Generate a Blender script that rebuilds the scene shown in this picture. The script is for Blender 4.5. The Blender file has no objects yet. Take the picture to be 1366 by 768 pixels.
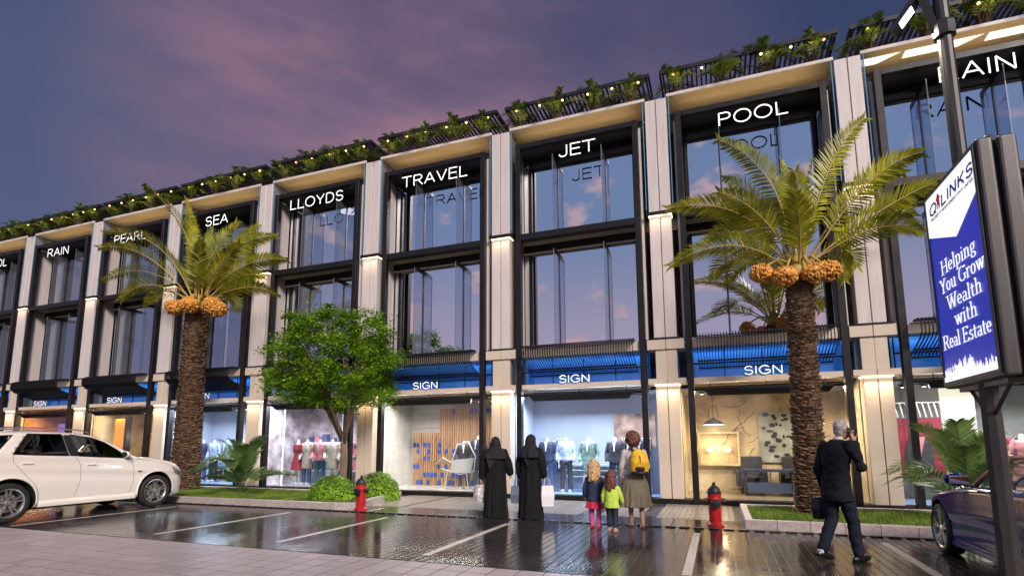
import bpy, bmesh, math, random
from mathutils import Vector, Matrix, Euler, noise
random.seed(7)
R = math.radians
scene = bpy.context.scene
col = scene.collection

# ------------------------------------------------------------------ camera
cam_data = bpy.data.cameras.new("camera")
cam = bpy.data.objects.new("camera", cam_data)
col.objects.link(cam)
_r = Vector((0.93528028, 0.35388291, -0.00420484))
_u = Vector((0.05218057, -0.12613771, 0.99063942))
_f = Vector((-0.35003997, 0.92674493, 0.13643992))
cam.matrix_world = Matrix(((_r.x, _u.x, -_f.x, 0), (_r.y, _u.y, -_f.y, 0), (_r.z, _u.z, -_f.z, 1.5), (0, 0, 0, 1)))
cam_data.sensor_width = 36.0
cam_data.lens = 722.66 / 1366 * 36
cam_data.shift_y = (491.5 - 384) / 1366
cam_data.clip_end = 2000
cam_data.clip_start = 0.05
scene.camera = cam

# ------------------------------------------------------------------ exposure
scene.view_settings.view_transform = 'Standard'
scene.view_settings.look = 'None'
scene.view_settings.exposure = 0.0
scene.view_settings.gamma = 1.0
scene.cycles.max_bounces = 8
scene.cycles.transparent_max_bounces = 12
scene.cycles.caustics_reflective = False
scene.cycles.caustics_refractive = False
scene.cycles.sample_clamp_indirect = 4.0
scene.cycles.use_denoising = True

# ------------------------------------------------------------------ dusk sky
world = bpy.data.worlds.new("World")
scene.world = world
world.use_nodes = True
nt = world.node_tree
nt.nodes.clear()
def N(t, typ, **kw):
    n = t.nodes.new(typ)
    for k, v in kw.items():
        if hasattr(n, k): setattr(n, k, v)
        else: n.inputs[k].default_value = v
    return n
def L(t, a, b): t.links.new(a, b)
tc = N(nt, 'ShaderNodeTexCoord')
sep = N(nt, 'ShaderNodeSeparateXYZ'); L(nt, tc.outputs['Generated'], sep.inputs[0])
def ramp(t, fac, stops, interp='EASE'):
    r = t.nodes.new('ShaderNodeValToRGB'); r.color_ramp.interpolation = interp
    e = r.color_ramp.elements
    while len(e) < len(stops): e.new(0.5)
    for el, (p, c) in zip(e, stops):
        el.position = p; el.color = (*c, 1) if len(c) == 3 else c
    L(t, fac, r.inputs[0]); return r.outputs[0]
def mixc(t, fac, a, b, mode='MIX'):
    m = t.nodes.new('ShaderNodeMix'); m.data_type = 'RGBA'; m.blend_type = mode
    for s, v in ((m.inputs[0], fac), (m.inputs[6], a), (m.inputs[7], b)):
        if hasattr(v, 'links'): L(t, v, s)
        elif isinstance(v, (int, float)): s.default_value = v
        else: s.default_value = (*v, 1)
    return m.outputs[2]
def math_(t, op, a, b=None, c=None):
    m = t.nodes.new('ShaderNodeMath'); m.operation = op
    for s, v in zip(m.inputs, (a, b, c)):
        if v is None: continue
        if hasattr(v, 'links'): L(t, v, s)
        else: s.default_value = v
    return m.outputs[0]
# east half (behind the building): violet dusk; west half: paler lavender blue after-glow
east = ramp(nt, sep.outputs[2], [(0.0, (0.25, 0.21, 0.29)), (0.25, (0.135, 0.128, 0.235)), (0.45, (0.088, 0.092, 0.188)), (0.62, (0.046, 0.064, 0.150)), (1.0, (0.05, 0.06, 0.17))])
west = ramp(nt, sep.outputs[2], [(0.0, (0.74, 0.52, 0.52)), (0.14, (0.47, 0.40, 0.53)), (0.40, (0.20, 0.28, 0.47)), (1.0, (0.10, 0.13, 0.30))])
wf = N(nt, 'ShaderNodeMapRange'); L(nt, sep.outputs[1], wf.inputs[0])
wf.inputs[1].default_value = 0.25; wf.inputs[2].default_value = -0.35
base = mixc(nt, wf.outputs[0], east, west)
# darker, bluer towards the north-east
nf = N(nt, 'ShaderNodeMapRange'); L(nt, sep.outputs[0], nf.inputs[0])
nf.inputs[1].default_value = -0.1; nf.inputs[2].default_value = 0.45
ef = math_(nt, 'MULTIPLY', nf.outputs[0], math_(nt, 'SUBTRACT', 1.0, wf.outputs[0]))
base = mixc(nt, math_(nt, 'MULTIPLY', ef, 0.75), base, (0.026, 0.044, 0.120))
# and slate blue to the far left
lf = N(nt, 'ShaderNodeMapRange'); L(nt, sep.outputs[0], lf.inputs[0])
lf.inputs[1].default_value = -0.42; lf.inputs[2].default_value = -0.88; lf.interpolation_type = 'SMOOTHSTEP'
base = mixc(nt, math_(nt, 'MULTIPLY', lf.outputs[0], 0.65), base, (0.078, 0.110, 0.215))
# broad pink veils
def dirspot(d, size):
    v = N(nt, 'ShaderNodeVectorMath', operation='DOT_PRODUCT'); L(nt, tc.outputs['Generated'], v.inputs[0])
    d = Vector(d).normalized(); v.inputs[1].default_value = d
    m = N(nt, 'ShaderNodeMapRange', interpolation_type='SMOOTHSTEP'); L(nt, v.outputs['Value'], m.inputs[0])
    m.inputs[1].default_value = math.cos(R(size)); m.inputs[2].default_value = 1.0
    return m.outputs[0]
def skynoise(scale, stretch=(1, 1, 3), detail=5, off=(0, 0, 0)):
    mp = N(nt, 'ShaderNodeMapping'); L(nt, tc.outputs['Generated'], mp.inputs[0]); mp.inputs[3].default_value = stretch; mp.inputs[1].default_value = off
    n = N(nt, 'ShaderNodeTexNoise'); n.inputs['Scale'].default_value = scale; n.inputs['Detail'].default_value = detail; n.inputs['Roughness'].default_value = 0.55
    L(nt, mp.outputs[0], n.inputs[0]); return n.outputs[0]
veil = ramp(nt, skynoise(2.1, (1, 1, 3.2), 6, (3, 1, 0)), [(0.30, (0, 0, 0)), (0.68, (1, 1, 1))])
pink = math_(nt, 'ADD', math_(nt, 'MULTIPLY', dirspot((-0.53, 0.70, 0.46), 26), 0.90), math_(nt, 'MULTIPLY', dirspot((-0.33, 0.80, 0.48), 30), 0.40))
pink = math_(nt, 'MULTIPLY', pink, math_(nt, 'ADD', math_(nt, 'MULTIPLY', veil, 0.85), 0.25))
base = mixc(nt, pink, base, (0.31, 0.175, 0.245))
# small lit puffs of cloud in the western sky, seen mirrored in the upper windows
puff = ramp(nt, skynoise(7.0, (1, 1, 1.8), 4, (0.3, 2, 5)), [(0.56, (0, 0, 0)), (0.66, (1, 1, 1))])
puff = math_(nt, 'MULTIPLY', math_(nt, 'MULTIPLY', puff, wf.outputs[0]), 0.85)
base = mixc(nt, puff, base, (0.66, 0.44, 0.45))
# below the horizon: dim ground tone
gm = N(nt, 'ShaderNodeMapRange'); L(nt, sep.outputs[2], gm.inputs[0]); gm.inputs[1].default_value = 0.0; gm.inputs[2].default_value = -0.03
base = mixc(nt, gm.outputs[0], base, (0.05, 0.045, 0.05))
bg = N(nt, 'ShaderNodeBackground'); L(nt, base, bg.inputs[0]); bg.inputs[1].default_value = 1.0
out = N(nt, 'ShaderNodeOutputWorld'); L(nt, bg.outputs[0], out.inputs[0])

# ------------------------------------------------------------------ low soft after-glow as the one sun lamp
sd = bpy.data.lights.new("sun", 'SUN'); sd.energy = 4.0; sd.angle = R(16); sd.color = (1.0, 0.86, 0.77)
sun = bpy.data.objects.new("sun", sd); col.objects.link(sun)
sun.rotation_euler = Vector((-0.52, 0.66, -0.50)).to_track_quat('-Z', 'Y').to_euler()

# ------------------------------------------------------------------ materials
def M(name, c, rough=0.5, metal=0.0, var=0.0, vscale=3.0, bump=0.0, bscale=40.0, stretch=(1, 1, 1), emis=None, estr=0.0, spec=None, coat=0.0, c2=None, island=0.0, trans=0.0, patch=0.0):
    m = bpy.data.materials.new(name); m.use_nodes = True
    t = m.node_tree; b = t.nodes['Principled BSDF']
    b.inputs['Base Color'].default_value = (*c, 1); b.inputs['Roughness'].default_value = rough; b.inputs['Metallic'].default_value = metal
    if spec is not None: b.inputs['Specular IOR Level'].default_value = spec
    if coat: b.inputs['Coat Weight'].default_value = coat; b.inputs['Coat Roughness'].default_value = 0.04
    if emis: b.inputs['Emission Color'].default_value = (*emis, 1); b.inputs['Emission Strength'].default_value = estr
    if var or bump or island:
        o = N(t, 'ShaderNodeTexCoord'); mp = N(t, 'ShaderNodeMapping'); L(t, o.outputs['Object'], mp.inputs[0]); mp.inputs[3].default_value = stretch
    if var or island:
        dark = tuple(x * (1 - var) for x in c); lite = tuple(min(1, x * (1 + var)) for x in (c2 or c))
        if var:
            n = N(t, 'ShaderNodeTexNoise'); n.inputs['Scale'].default_value = vscale; n.inputs['Detail'].default_value = 6; n.inputs['Roughness'].default_value = 0.6
            L(t, mp.outputs[0], n.inputs[0])
            cc = ramp(t, n.outputs[0], [(0.32, dark), (0.68, lite)], 'LINEAR')
            rr = N(t, 'ShaderNodeMapRange'); L(t, n.outputs[0], rr.inputs[0]); rr.inputs[1].default_value = 0.3; rr.inputs[2].default_value = 0.7
            rr.inputs[3].default_value = max(0.02, rough * 0.8); rr.inputs[4].default_value = min(1, rough * 1.2); L(t, rr.outputs[0], b.inputs['Roughness'])
        else: cc = None
        if island:
            g = N(t, 'ShaderNodeNewGeometry'); oi = N(t, 'ShaderNodeObjectInfo')
            f = math_(t, 'FRACT', math_(t, 'ADD', g.outputs['Random Per Island'], oi.outputs['Random']))
            k = ramp(t, f, [(0, (1 - island,) * 3), (1, (1 + island * 0.6,) * 3)], 'LINEAR')
            cc = mixc(t, 1.0, cc if cc else c, k, 'MULTIPLY')
        L(t, cc, b.inputs['Base Color'])
    if patch:
        o3 = N(t, 'ShaderNodeTexCoord'); n3 = N(t, 'ShaderNodeTexNoise'); n3.inputs['Scale'].default_value = 0.55; n3.inputs['Detail'].default_value = 7; n3.inputs['Roughness'].default_value = 0.65; L(t, o3.outputs['Object'], n3.inputs[0])
        k3 = ramp(t, n3.outputs[0], [(0.38, (0, 0, 0)), (0.62, (1, 1, 1))], 'EASE')
        r0 = b.inputs['Roughness'].links[0].from_socket if b.inputs['Roughness'].links else rough
        L(t, math_(t, 'MULTIPLY', r0, math_(t, 'ADD', math_(t, 'MULTIPLY', k3, patch), 0.55)), b.inputs['Roughness'])
        src = b.inputs['Base Color'].links[0].from_socket if b.inputs['Base Color'].links else c
        L(t, mixc(t, math_(t, 'MULTIPLY', k3, 0.45), src, tuple(x * 1.55 for x in c)), b.inputs['Base Color'])
    if bump:
        n2 = N(t, 'ShaderNodeTexNoise'); n2.inputs['Scale'].default_value = bscale; n2.inputs['Detail'].default_value = 5; L(t, mp.outputs[0], n2.inputs[0])
        bp = N(t, 'ShaderNodeBump'); bp.inputs['Strength'].default_value = bump; bp.inputs['Distance'].default_value = 0.02; L(t, n2.outputs[0], bp.inputs['Height']); L(t, bp.outputs[0], b.inputs['Normal'])
    if trans:
        tr = N(t, 'ShaderNodeBsdfTranslucent'); mx = N(t, 'ShaderNodeMixShader'); mx.inputs[0].default_value = trans
        src = b.inputs['Base Color']
        if src.links: L(t, src.links[0].from_socket, tr.inputs[0])
        else: tr.inputs[0].default_value = (*c, 1)
        L(t, b.outputs[0], mx.inputs[1]); L(t, tr.outputs[0], mx.inputs[2]); L(t, mx.outputs[0], t.nodes['Material Output'].inputs[0])
    return m
def glassmat(name, tint, gcol, ior=1.5, boost=1.0, rough=0.0, milk=0.0, mcol=(.5, .47, .46)):
    m = bpy.data.materials.new(name); m.use_nodes = True; t = m.node_tree; t.nodes.clear()
    tr = N(t, 'ShaderNodeBsdfTransparent'); tr.inputs[0].default_value = (*tint, 1)
    gl = N(t, 'ShaderNodeBsdfGlossy'); gl.inputs['Color'].default_value = (*gcol, 1); gl.inputs['Roughness'].default_value = rough
    fr = N(t, 'ShaderNodeFresnel'); ge = N(t, 'ShaderNodeNewGeometry')
    L(t, math_(t, 'ADD', math_(t, 'MULTIPLY', ge.outputs['Backfacing'], 1 / ior - ior), ior), fr.inputs[0])
    f = math_(t, 'MINIMUM', math_(t, 'MULTIPLY', fr.outputs[0], boost), 1.0)
    mx = N(t, 'ShaderNodeMixShader'); L(t, f, mx.inputs[0]); L(t, tr.outputs[0], mx.inputs[1]); L(t, gl.outputs[0], mx.inputs[2])
    o = N(t, 'ShaderNodeOutputMaterial')
    if milk:
        df = N(t, 'ShaderNodeBsdfDiffuse'); df.inputs[0].default_value = (*mcol, 1); m2 = N(t, 'ShaderNodeMixShader'); m2.inputs[0].default_value = milk
        L(t, mx.outputs[0], m2.inputs[1]); L(t, df.outputs[0], m2.inputs[2]); L(t, m2.outputs[0], o.inputs[0])
    else: L(t, mx.outputs[0], o.inputs[0])
    return m
def emat(name, c, s):
    return M(name, (0.8, 0.8, 0.8), 0.5, emis=c, estr=s)
MT = {}
def mirror_glass(name):
    m = bpy.data.materials.new(name); m.use_nodes = True; t = m.node_tree; b = t.nodes['Principled BSDF']
    b.inputs['Base Color'].default_value = (0.74, 0.76, 0.82, 1); b.inputs['Metallic'].default_value = 1.0; b.inputs['Roughness'].default_value = 0.015
    o = N(t, 'ShaderNodeTexCoord'); n = N(t, 'ShaderNodeTexNoise'); n.inputs['Scale'].default_value = 0.5; n.inputs['Detail'].default_value = 1; L(t, o.outputs['Object'], n.inputs[0])
    bp = N(t, 'ShaderNodeBump'); bp.inputs['Strength'].default_value = 0.05; bp.inputs['Distance'].default_value = 0.05; L(t, n.outputs[0], bp.inputs['Height']); L(t, bp.outputs[0], b.inputs['Normal'])
    return m
MT['stone'] = M('cladding_stone', (0.59, 0.545, 0.525), 0.36, var=0.09, vscale=1.6, stretch=(6, 6, 0.6), bump=0.08, bscale=60)
MT['cream'] = M('cream_render', (0.58, 0.50, 0.40), 0.55, var=0.08, vscale=1.2, bump=0.05)
MT['soffit'] = M('soffit_panel', (0.50, 0.41, 0.28), 0.5, var=0.14, vscale=0.9, stretch=(0.5, 3, 1))
MT['slabedge'] = M('slab_edge', (0.62, 0.58, 0.54), 0.5, var=0.06)
MT['black'] = M('black_metal', (0.010, 0.009, 0.010), 0.38, metal=0.0, spec=0.35, var=0.2, vscale=4)
MT['dark'] = M('dark_metal', (0.016, 0.017, 0.022), 0.45, metal=0.0, spec=0.3, var=0.15, vscale=2)
MT['ceil'] = M('dark_ceiling', (0.05, 0.05, 0.058), 0.45, var=0.1)
MT['mirror'] = mirror_glass('coated_window_glass')
MT['fin'] = glassmat('glass_fin', (0.75, 0.82, 0.92), (0.85, 0.9, 1.0), 1.5, 1.2, milk=0.10)
MT['fin_edge'] = M('fin_edge', (0.14, 0.19, 0.24), 0.2, spec=0.8)
MT['edge'] = M('glass_edge', (0.10, 0.32, 0.50), 0.1, spec=0.8)
MT['shopglass'] = glassmat('shop_glass', (0.93, 0.96, 0.97), (1, 1, 1), 1.5, 1.1)
MT['blueglass'] = glassmat('transom_glass', (0.7, 0.85, 1.0), (0.8, 0.9, 1), 1.5, 1.5)
MT['led'] = emat('warm_led', (1.0, 0.72, 0.40), 3.5)
MT['white_letter'] = emat('lit_letter', (1.0, 1.0, 1.0), 1.15)
MT['letter_back'] = M('letter_back', (0.01, 0.01, 0.015), 0.5)
MT['bulb'] = emat('bulb_glow', (1.0, 0.46, 0.12), 2.4)
MT['panel_light'] = emat('soffit_light', (1.0, 0.93, 0.82), 1.1)
MT['white'] = M('white_paint', (0.75, 0.73, 0.70), 0.5, var=0.05)

# ------------------------------------------------------------------ mesh helpers
class MB:
    def __init__(s): s.v = []; s.f = []; s.m = []; s.mi = 0
    def add(s, vs, fs, mi=None):
        o = len(s.v); s.v += [tuple(v) for v in vs]; s.f += [tuple(i + o for i in f) for f in fs]; s.m += [s.mi if mi is None else mi] * len(fs); return s
    def box(s, x0, x1, y0, y1, z0, z1, mi=None):
        return s.add([(x0, y0, z0), (x1, y0, z0), (x1, y1, z0), (x0, y1, z0), (x0, y0, z1), (x1, y0, z1), (x1, y1, z1), (x0, y1, z1)],
                     [(0, 3, 2, 1), (4, 5, 6, 7), (0, 1, 5, 4), (1, 2, 6, 5), (2, 3, 7, 6), (3, 0, 4, 7)], mi)
    def cbox(s, x0, x1, y0, y1, z0, z1, c=0.01, mi=None):
        # box with chamfered top edges (a stone or tile)
        return s.add([(x0, y0, z0), (x1, y0, z0), (x1, y1, z0), (x0, y1, z0), (x0, y0, z1 - c), (x1, y0, z1 - c), (x1, y1, z1 - c), (x0, y1, z1 - c),
                      (x0 + c, y0 + c, z1), (x1 - c, y0 + c, z1), (x1 - c, y1 - c, z1), (x0 + c, y1 - c, z1)],
                     [(0, 1, 5, 4), (1, 2, 6, 5), (2, 3, 7, 6), (3, 0, 4, 7), (4, 5, 9, 8), (5, 6, 10, 9), (6, 7, 11, 10), (7, 4, 8, 11), (8, 9, 10, 11)], mi)
    def tube(s, pts, rad, n=8, cap=True, mi=None, squash=None):
        pts = [Vector(p) for p in pts]; k = len(pts)
        rs = rad if isinstance(rad, (list, tuple)) else [rad] * k
        vs = []; up = Vector((0, 0, 1)); prev = None
        for i, p in enumerate(pts):
            d = (pts[min(i + 1, k - 1)] - pts[max(i - 1, 0)])
            d = d.normalized() if d.length > 1e-9 else Vector((0, 0, 1))
            if prev is None: a = up.cross(d); a = a.normalized() if a.length > 1e-3 else Vector((1, 0, 0))
            else: a = (prev - d * prev.dot(d)); a = a.normalized() if a.length > 1e-6 else Vector((1, 0, 0))
            prev = a; b = d.cross(a)
            for j in range(n):
                t = 2 * math.pi * j / n
                vs.append(p + (a * math.cos(t) + b * math.sin(t) * (squash or 1)) * rs[i])
        fs = [(i * n + j, i * n + (j + 1) % n, (i + 1) * n + (j + 1) % n, (i + 1) * n + j) for i in range(k - 1) for j in range(n)]
        if cap: fs += [tuple(range(n))[::-1], tuple((k - 1) * n + j for j in range(n))]
        return s.add(vs, fs, mi)
    def lathe(s, prof, n=16, c=(0, 0, 0), axis='z', mi=None, cap=True):
        vs = []
        for (r, h) in prof:
            for j in range(n):
                t = 2 * math.pi * j / n; a, b = r * math.cos(t), r * math.sin(t)
                p = (a, b, h) if axis == 'z' else ((h, a, b) if axis == 'x' else (b, h, a))
                vs.append((p[0] + c[0], p[1] + c[1], p[2] + c[2]))
        k = len(prof)
        fs = [(i * n + j, i * n + (j + 1) % n, (i + 1) * n + (j + 1) % n, (i + 1) * n + j) for i in range(k - 1) for j in range(n)]
        if cap: fs += [tuple(range(n))[::-1], tuple((k - 1) * n + j for j in range(n))]
        return s.add(vs, fs, mi)
    def ball(s, c, r, n=8, m=6, mi=None, rot=None):
        rx, ry, rz = r if isinstance(r, (tuple, list)) else (r, r, r)
        vs = [Vector((0, 0, -rz))]; fs = []
        for i in range(1, m):
            ph = math.pi * i / m - math.pi / 2
            for j in range(n):
                t = 2 * math.pi * j / n
                vs.append(Vector((rx * math.cos(ph) * math.cos(t), ry * math.cos(ph) * math.sin(t), rz * math.sin(ph))))
        vs.append(Vector((0, 0, rz))); top = len(vs) - 1
        for j in range(n):
            fs.append((0, 1 + (j + 1) % n, 1 + j)); fs.append((top, top - n + j, top - n + (j + 1) % n))
        for i in range(m - 2):
            for j in range(n):
                a = 1 + i * n; fs.append((a + j, a + (j + 1) % n, a + n + (j + 1) % n, a + n + j))
        if rot is not None: vs = [rot @ v for v in vs]
        c = Vector(c); return s.add([v + c for v in vs], fs, mi)
    def prism(s, poly, y0, y1, mi=None):
        # polygon in x,z extruded along y
        n = len(poly); vs = [(x, y0, z) for x, z in poly] + [(x, y1, z) for x, z in poly]
        fs = [tuple(range(n)), tuple(range(n, 2 * n))[::-1]] + [(i, (i + 1) % n + n - n * 0, 0, 0) for i in ()]
        fs += [(i, i + n, (i + 1) % n + n, (i + 1) % n) for i in range(n)]
        return s.add(vs, fs, mi)
    def prismx(s, poly, x0, x1, mi=None):
        n = len(poly); vs = [(x0, y, z) for y, z in poly] + [(x1, y, z) for y, z in poly]
        fs = [tuple(range(n))[::-1], tuple(range(n, 2 * n))] + [(i, (i + 1) % n, (i + 1) % n + n, i + n) for i in range(n)]
        return s.add(vs, fs, mi)
    def mesh(s, name, smooth=False):
        me = bpy.data.meshes.new(name); me.from_pydata(s.v, [], s.f)
        if any(s.m): me.polygons.foreach_set('material_index', s.m)
        if smooth: me.polygons.foreach_set('use_smooth', [True] * len(me.polygons))
        me.update(); return me
def fixn(me):
    bm = bmesh.new(); bm.from_mesh(me); bmesh.ops.recalc_face_normals(bm, faces=bm.faces); bm.to_mesh(me); bm.free(); return me
def obj(name, mb, mats, parent=None, loc=None, rot=None, smooth=False, kind=None, label=None, fix=False, scale=None):
    me = mb.mesh(name, smooth) if isinstance(mb, MB) else mb
    if fix: fixn(me)
    if mats is not None:
        mats = mats if isinstance(mats, (list, tuple)) else [mats]
        if not me.materials:
            for m in mats: me.materials.append(m)
    o = bpy.data.objects.new(name, me); col.objects.link(o)
    if parent: o.parent = parent
    if loc is not None: o.location = loc
    if rot is not None: o.rotation_euler = rot
    if scale is not None: o.scale = scale if hasattr(scale, '__len__') else (scale,) * 3
    if kind: o['kind'] = kind
    if label: o['label'] = label
    return o
def thing(name, label, cat, loc=(0, 0, 0), rz=0.0, group=None):
    o = bpy.data.objects.new(name, None); col.objects.link(o); o.location = loc; o.rotation_euler = (0, 0, rz); o.empty_display_size = 0.2
    o['label'] = label; o['category'] = cat
    if group: o['group'] = group
    return o
def tag(o, label, cat, group=None):
    o['label'] = label; o['category'] = cat
    if group: o['group'] = group
    return o
def dup(o, parent=None, **kw):
    c = o.copy(); col.objects.link(c)
    if parent: c.parent = parent
    for ch in list(o.children): dup(ch, c)
    for k, v in kw.items():
        if k == 'loc': c.location = v
        elif k == 'rz': c.rotation_euler[2] = v
        else: c[k] = v
    return c
def bevelled(mb, w, seg=2):
    me = mb.mesh('tmp'); bm = bmesh.new(); bm.from_mesh(me); bmesh.ops.recalc_face_normals(bm, faces=bm.faces)
    bmesh.ops.bevel(bm, geom=list(bm.edges), offset=w, segments=seg, affect='EDGES', profile=0.6)
    bm.to_mesh(me); bm.free(); return me
work = bpy.data.scenes.new('work'); trash = []
def work_graph():
    with bpy.context.temp_override(scene=work, view_layer=work.view_layers[0]):
        dg = bpy.context.evaluated_depsgraph_get(); dg.update(); return dg
def remeshed(mb, voxel, smooth_it=4, name='body', disp=None, factor=0.5):
    """one continuous skin over overlapping closed shapes"""
    me = fixn(mb.mesh(name)) if isinstance(mb, MB) else mb
    o = bpy.data.objects.new('tmp', me); work.collection.objects.link(o)
    m = o.modifiers.new('r', 'REMESH'); m.mode = 'VOXEL'; m.voxel_size = voxel; m.use_smooth_shade = True
    if smooth_it:
        sm = o.modifiers.new('s', 'SMOOTH'); sm.factor = factor; sm.iterations = smooth_it
    dg = work_graph(); ev = o.evaluated_get(dg)
    r = bpy.data.meshes.new_from_object(ev); r.name = name
    work.collection.objects.unlink(o); trash.append(o); r.materials.clear()
    if disp:
        cn = [(v.co.copy(), v.normal.copy()) for v in r.vertices]; flat = []
        for c_, n_ in cn: flat.extend(c_ + n_ * disp(c_))
        r.vertices.foreach_set('co', flat)
    r.polygons.foreach_set('use_smooth', [True] * len(r.polygons)); r.update(); return r
def boolcut(me, cutters, name='shell'):
    """me minus each cutter mesh (exact); cutter materials come along"""
    for cme in cutters:
        o = bpy.data.objects.new('tmp', me); work.collection.objects.link(o); c = bpy.data.objects.new('cut', cme); work.collection.objects.link(c)
        m = o.modifiers.new('b', 'BOOLEAN'); m.operation = 'DIFFERENCE'; m.object = c; m.solver = 'EXACT'; m.material_mode = 'TRANSFER'
        dg = work_graph()
        me = bpy.data.meshes.new_from_object(o.evaluated_get(dg), preserve_all_data_layers=True, depsgraph=dg)
        work.collection.objects.unlink(o); work.collection.objects.unlink(c); trash.extend([o, c])
    me.name = name; return me
# ------------------------------------------------------------------ dimensions taken from the facade
BAY = 4.591; XJ = -5.748; FY = 14.3           # joint 5 at XJ; facade front plane
def jx(k): return XJ + (k - 5) * BAY
K0, K1 = -3, 9                                 # first and last pilaster joint
# ------------------------------------------------------------------ ground
g = MB(); g.add([(-600, -600, 0), (600, -600, 0), (600, 600, 0), (-600, 600, 0)], [(0, 1, 2, 3)])
o = obj('ground', g, M('ground_dust', (0.10, 0.09, 0.085), 0.8, var=0.2, vscale=0.3), loc=(0, 0, -0.06), kind='structure')
# parking lane of dark glossy setts
SETT = M('dark_sett', (0.032, 0.026, 0.027), 0.15, var=0.30, vscale=7.0, bump=0.02, bscale=60, island=0.35, spec=0.48, patch=0.7)
JOINT = M('sett_joint', (0.012, 0.010, 0.010), 0.6)
b_ = MB(); b_.add([(-60, 6.352, -0.006), (25, 6.352, -0.006), (25, 10.42, -0.006), (-60, 10.42, -0.006)], [(0, 1, 2, 3)])
road = obj('parking_lane', b_, M('lane_bed', (0.035, 0.026, 0.025), 0.2, var=0.3, vscale=6), kind='structure')
sm = MB(); rnd = random.Random(3)
pw = 0.1215
lines = [(-12.52, 6.55), (-9.07, 6.75), (-6.5, 6.9), (-3.8, 6.78), (-0.42, 6.8), (2.3, 6.9), (5.2, 6.9)]
i0 = int(-17 / pw)
def paint_at(x, y):
    for lx, ly in lines:
        if abs(x - lx) < 0.0605 and ly < y < 9.86: return True
    return False
lines = [(round(lx / pw - 0.5) * pw + pw / 2, ly) for lx, ly in lines]
for i in range(int(-17.5 / pw), int(7.5 / pw)):
    x = i * pw; y = 6.36 + rnd.random() * 0.02
    while y < 10.33:
        h = 0.125; t = rnd.uniform(-0.0006, 0.0006)
        p = paint_at(x + pw / 2, y + h / 2)
        z = 0.0 + t
        a = 0.005
        sm.add([(x + a, y + 0.003, -0.012), (x + pw - a, y + 0.003, -0.012), (x + pw - a, y + h - 0.003, -0.012), (x + a, y + h - 0.003, -0.012),
                (x + a + .003, y + 0.006, z), (x + pw - a - .003, y + 0.006, z + rnd.uniform(-.00015, .00015)), (x + pw - a - .003, y + h - 0.006, z + rnd.uniform(-.00015, .00015)), (x + a + .003, y + h - 0.006, z)],
               [(4, 5, 6, 7), (0, 1, 5, 4), (1, 2, 6, 5), (2, 3, 7, 6), (3, 0, 4, 7)], 1 if p else 0)
        y += h
obj('sett', sm, [SETT, M('painted_sett', (0.46, 0.42, 0.38), 0.4, var=0.2, vscale=9, island=0.15)], road, kind='stuff', label='small dark glossy paving setts laid in straight lanes, some painted as parking lines')
# broken dark channel edge at the head of the bays
cm = MB(); x = -17.5
while x < 7.4:
    cm.cbox(x, x + 0.17, 10.34, 10.42, -0.02, 0.022, 0.006); x += 0.243
obj('channel_block', cm, MT['black'], road, kind='stuff', label='row of small black drain blocks along the parking head')
# light pavement in front, tile by tile
TILE = M('light_tile', (0.42, 0.35, 0.355), 0.42, var=0.10, vscale=2.0, bump=0.06, bscale=90, island=0.12)
pv = MB(); pv.add([(-60, -20, -0.0045), (30, -20, -0.0045), (30, 6.35, -0.0045), (-60, 6.35, -0.0045)], [(0, 1, 2, 3)])
pave = obj('pavement', pv, M('pavement_bed', (0.045, 0.032, 0.03), 0.5, var=0.15, vscale=5), kind='structure')
tl = MB(); tw = 0.31; tl.cbox(0.010, tw - 0.010, 0.011, tw - 0.011, -0.035, 0.0, 0.004)
tme = tl.mesh('tile'); tme.materials.append(TILE)
allt = []
for i in range(-45, 10):
    for j in range(0, 18):
        X, Y = i * tw - 0.12, 6.35 - (j + 1) * tw
        d = Vector((X + tw / 2, Y + tw / 2, -1.5)); w = d.dot(_f)
        if w < 0.3: vis = False; sz = 0
        else:
            px = 683 + 722.66 * d.dot(_r) / w; py = 491.5 - 722.66 * d.dot(_u) / w
            vis = -30 < px < 1400 and py < 800
        allt.append((0 if vis else 1, w, X, Y))
allt.sort()
rest = MB()
for n, (nv, w, X, Y) in enumerate(allt):
    z = rnd.uniform(-0.0008, 0.0008)
    if n < 295: obj('tile', tme, None, pave, loc=(X, Y, z))
    else: rest.cbox(X + 0.010, X + tw - 0.010, Y + 0.011, Y + tw - 0.011, -0.035, z, 0.004)
obj('tile', rest, TILE, pave, kind='stuff', label='square pinkish paving tiles farther along the pavement')
# forecourt between parking and shops: dark slabs and pale plank bands
fc = MB(); fc.add([(-60, 10.42, -0.012), (25, 10.42, -0.012), (25, 30, -0.012), (-60, 30, -0.012)], [(0, 1, 2, 3)])
fore = obj('forecourt', fc, JOINT, kind='structure')
DSLAB = M('dark_slab', (0.075, 0.058, 0.054), 0.16, var=0.2, vscale=2.5, bump=0.05, bscale=60, island=0.18, spec=0.6, patch=1.2)
PLANK = M('pale_plank', (0.30, 0.26, 0.225), 0.24, var=0.15, vscale=3, stretch=(1, 6, 1), island=0.10, bump=0.05, bscale=70)
patches = [(-8.6, -7.3), (-7.15, -2.87), (-2.45, -1.60), (-1.28, 0.26)]
def inpatch(x): return any(a <= x < b for a, b in patches)
sl = MB(); sl.cbox(0.004, 0.596, 0.004, 0.546, -0.012, 0.0, 0.004); slme = sl.mesh('slab'); slme.materials.append(DSLAB)
x = -8.7
while x < 0.4:
    for y in (10.44, 10.99): obj('slab', slme, None, fore, loc=(x, y, rnd.uniform(-.0008, .0008)))
    x += 0.6
pk = MB(); pk.cbox(0.003, 0.104, 0.003, 2.697, -0.012, 0.001, 0.003); pkme = pk.mesh('plank'); pkme.materials.append(PLANK)
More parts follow.
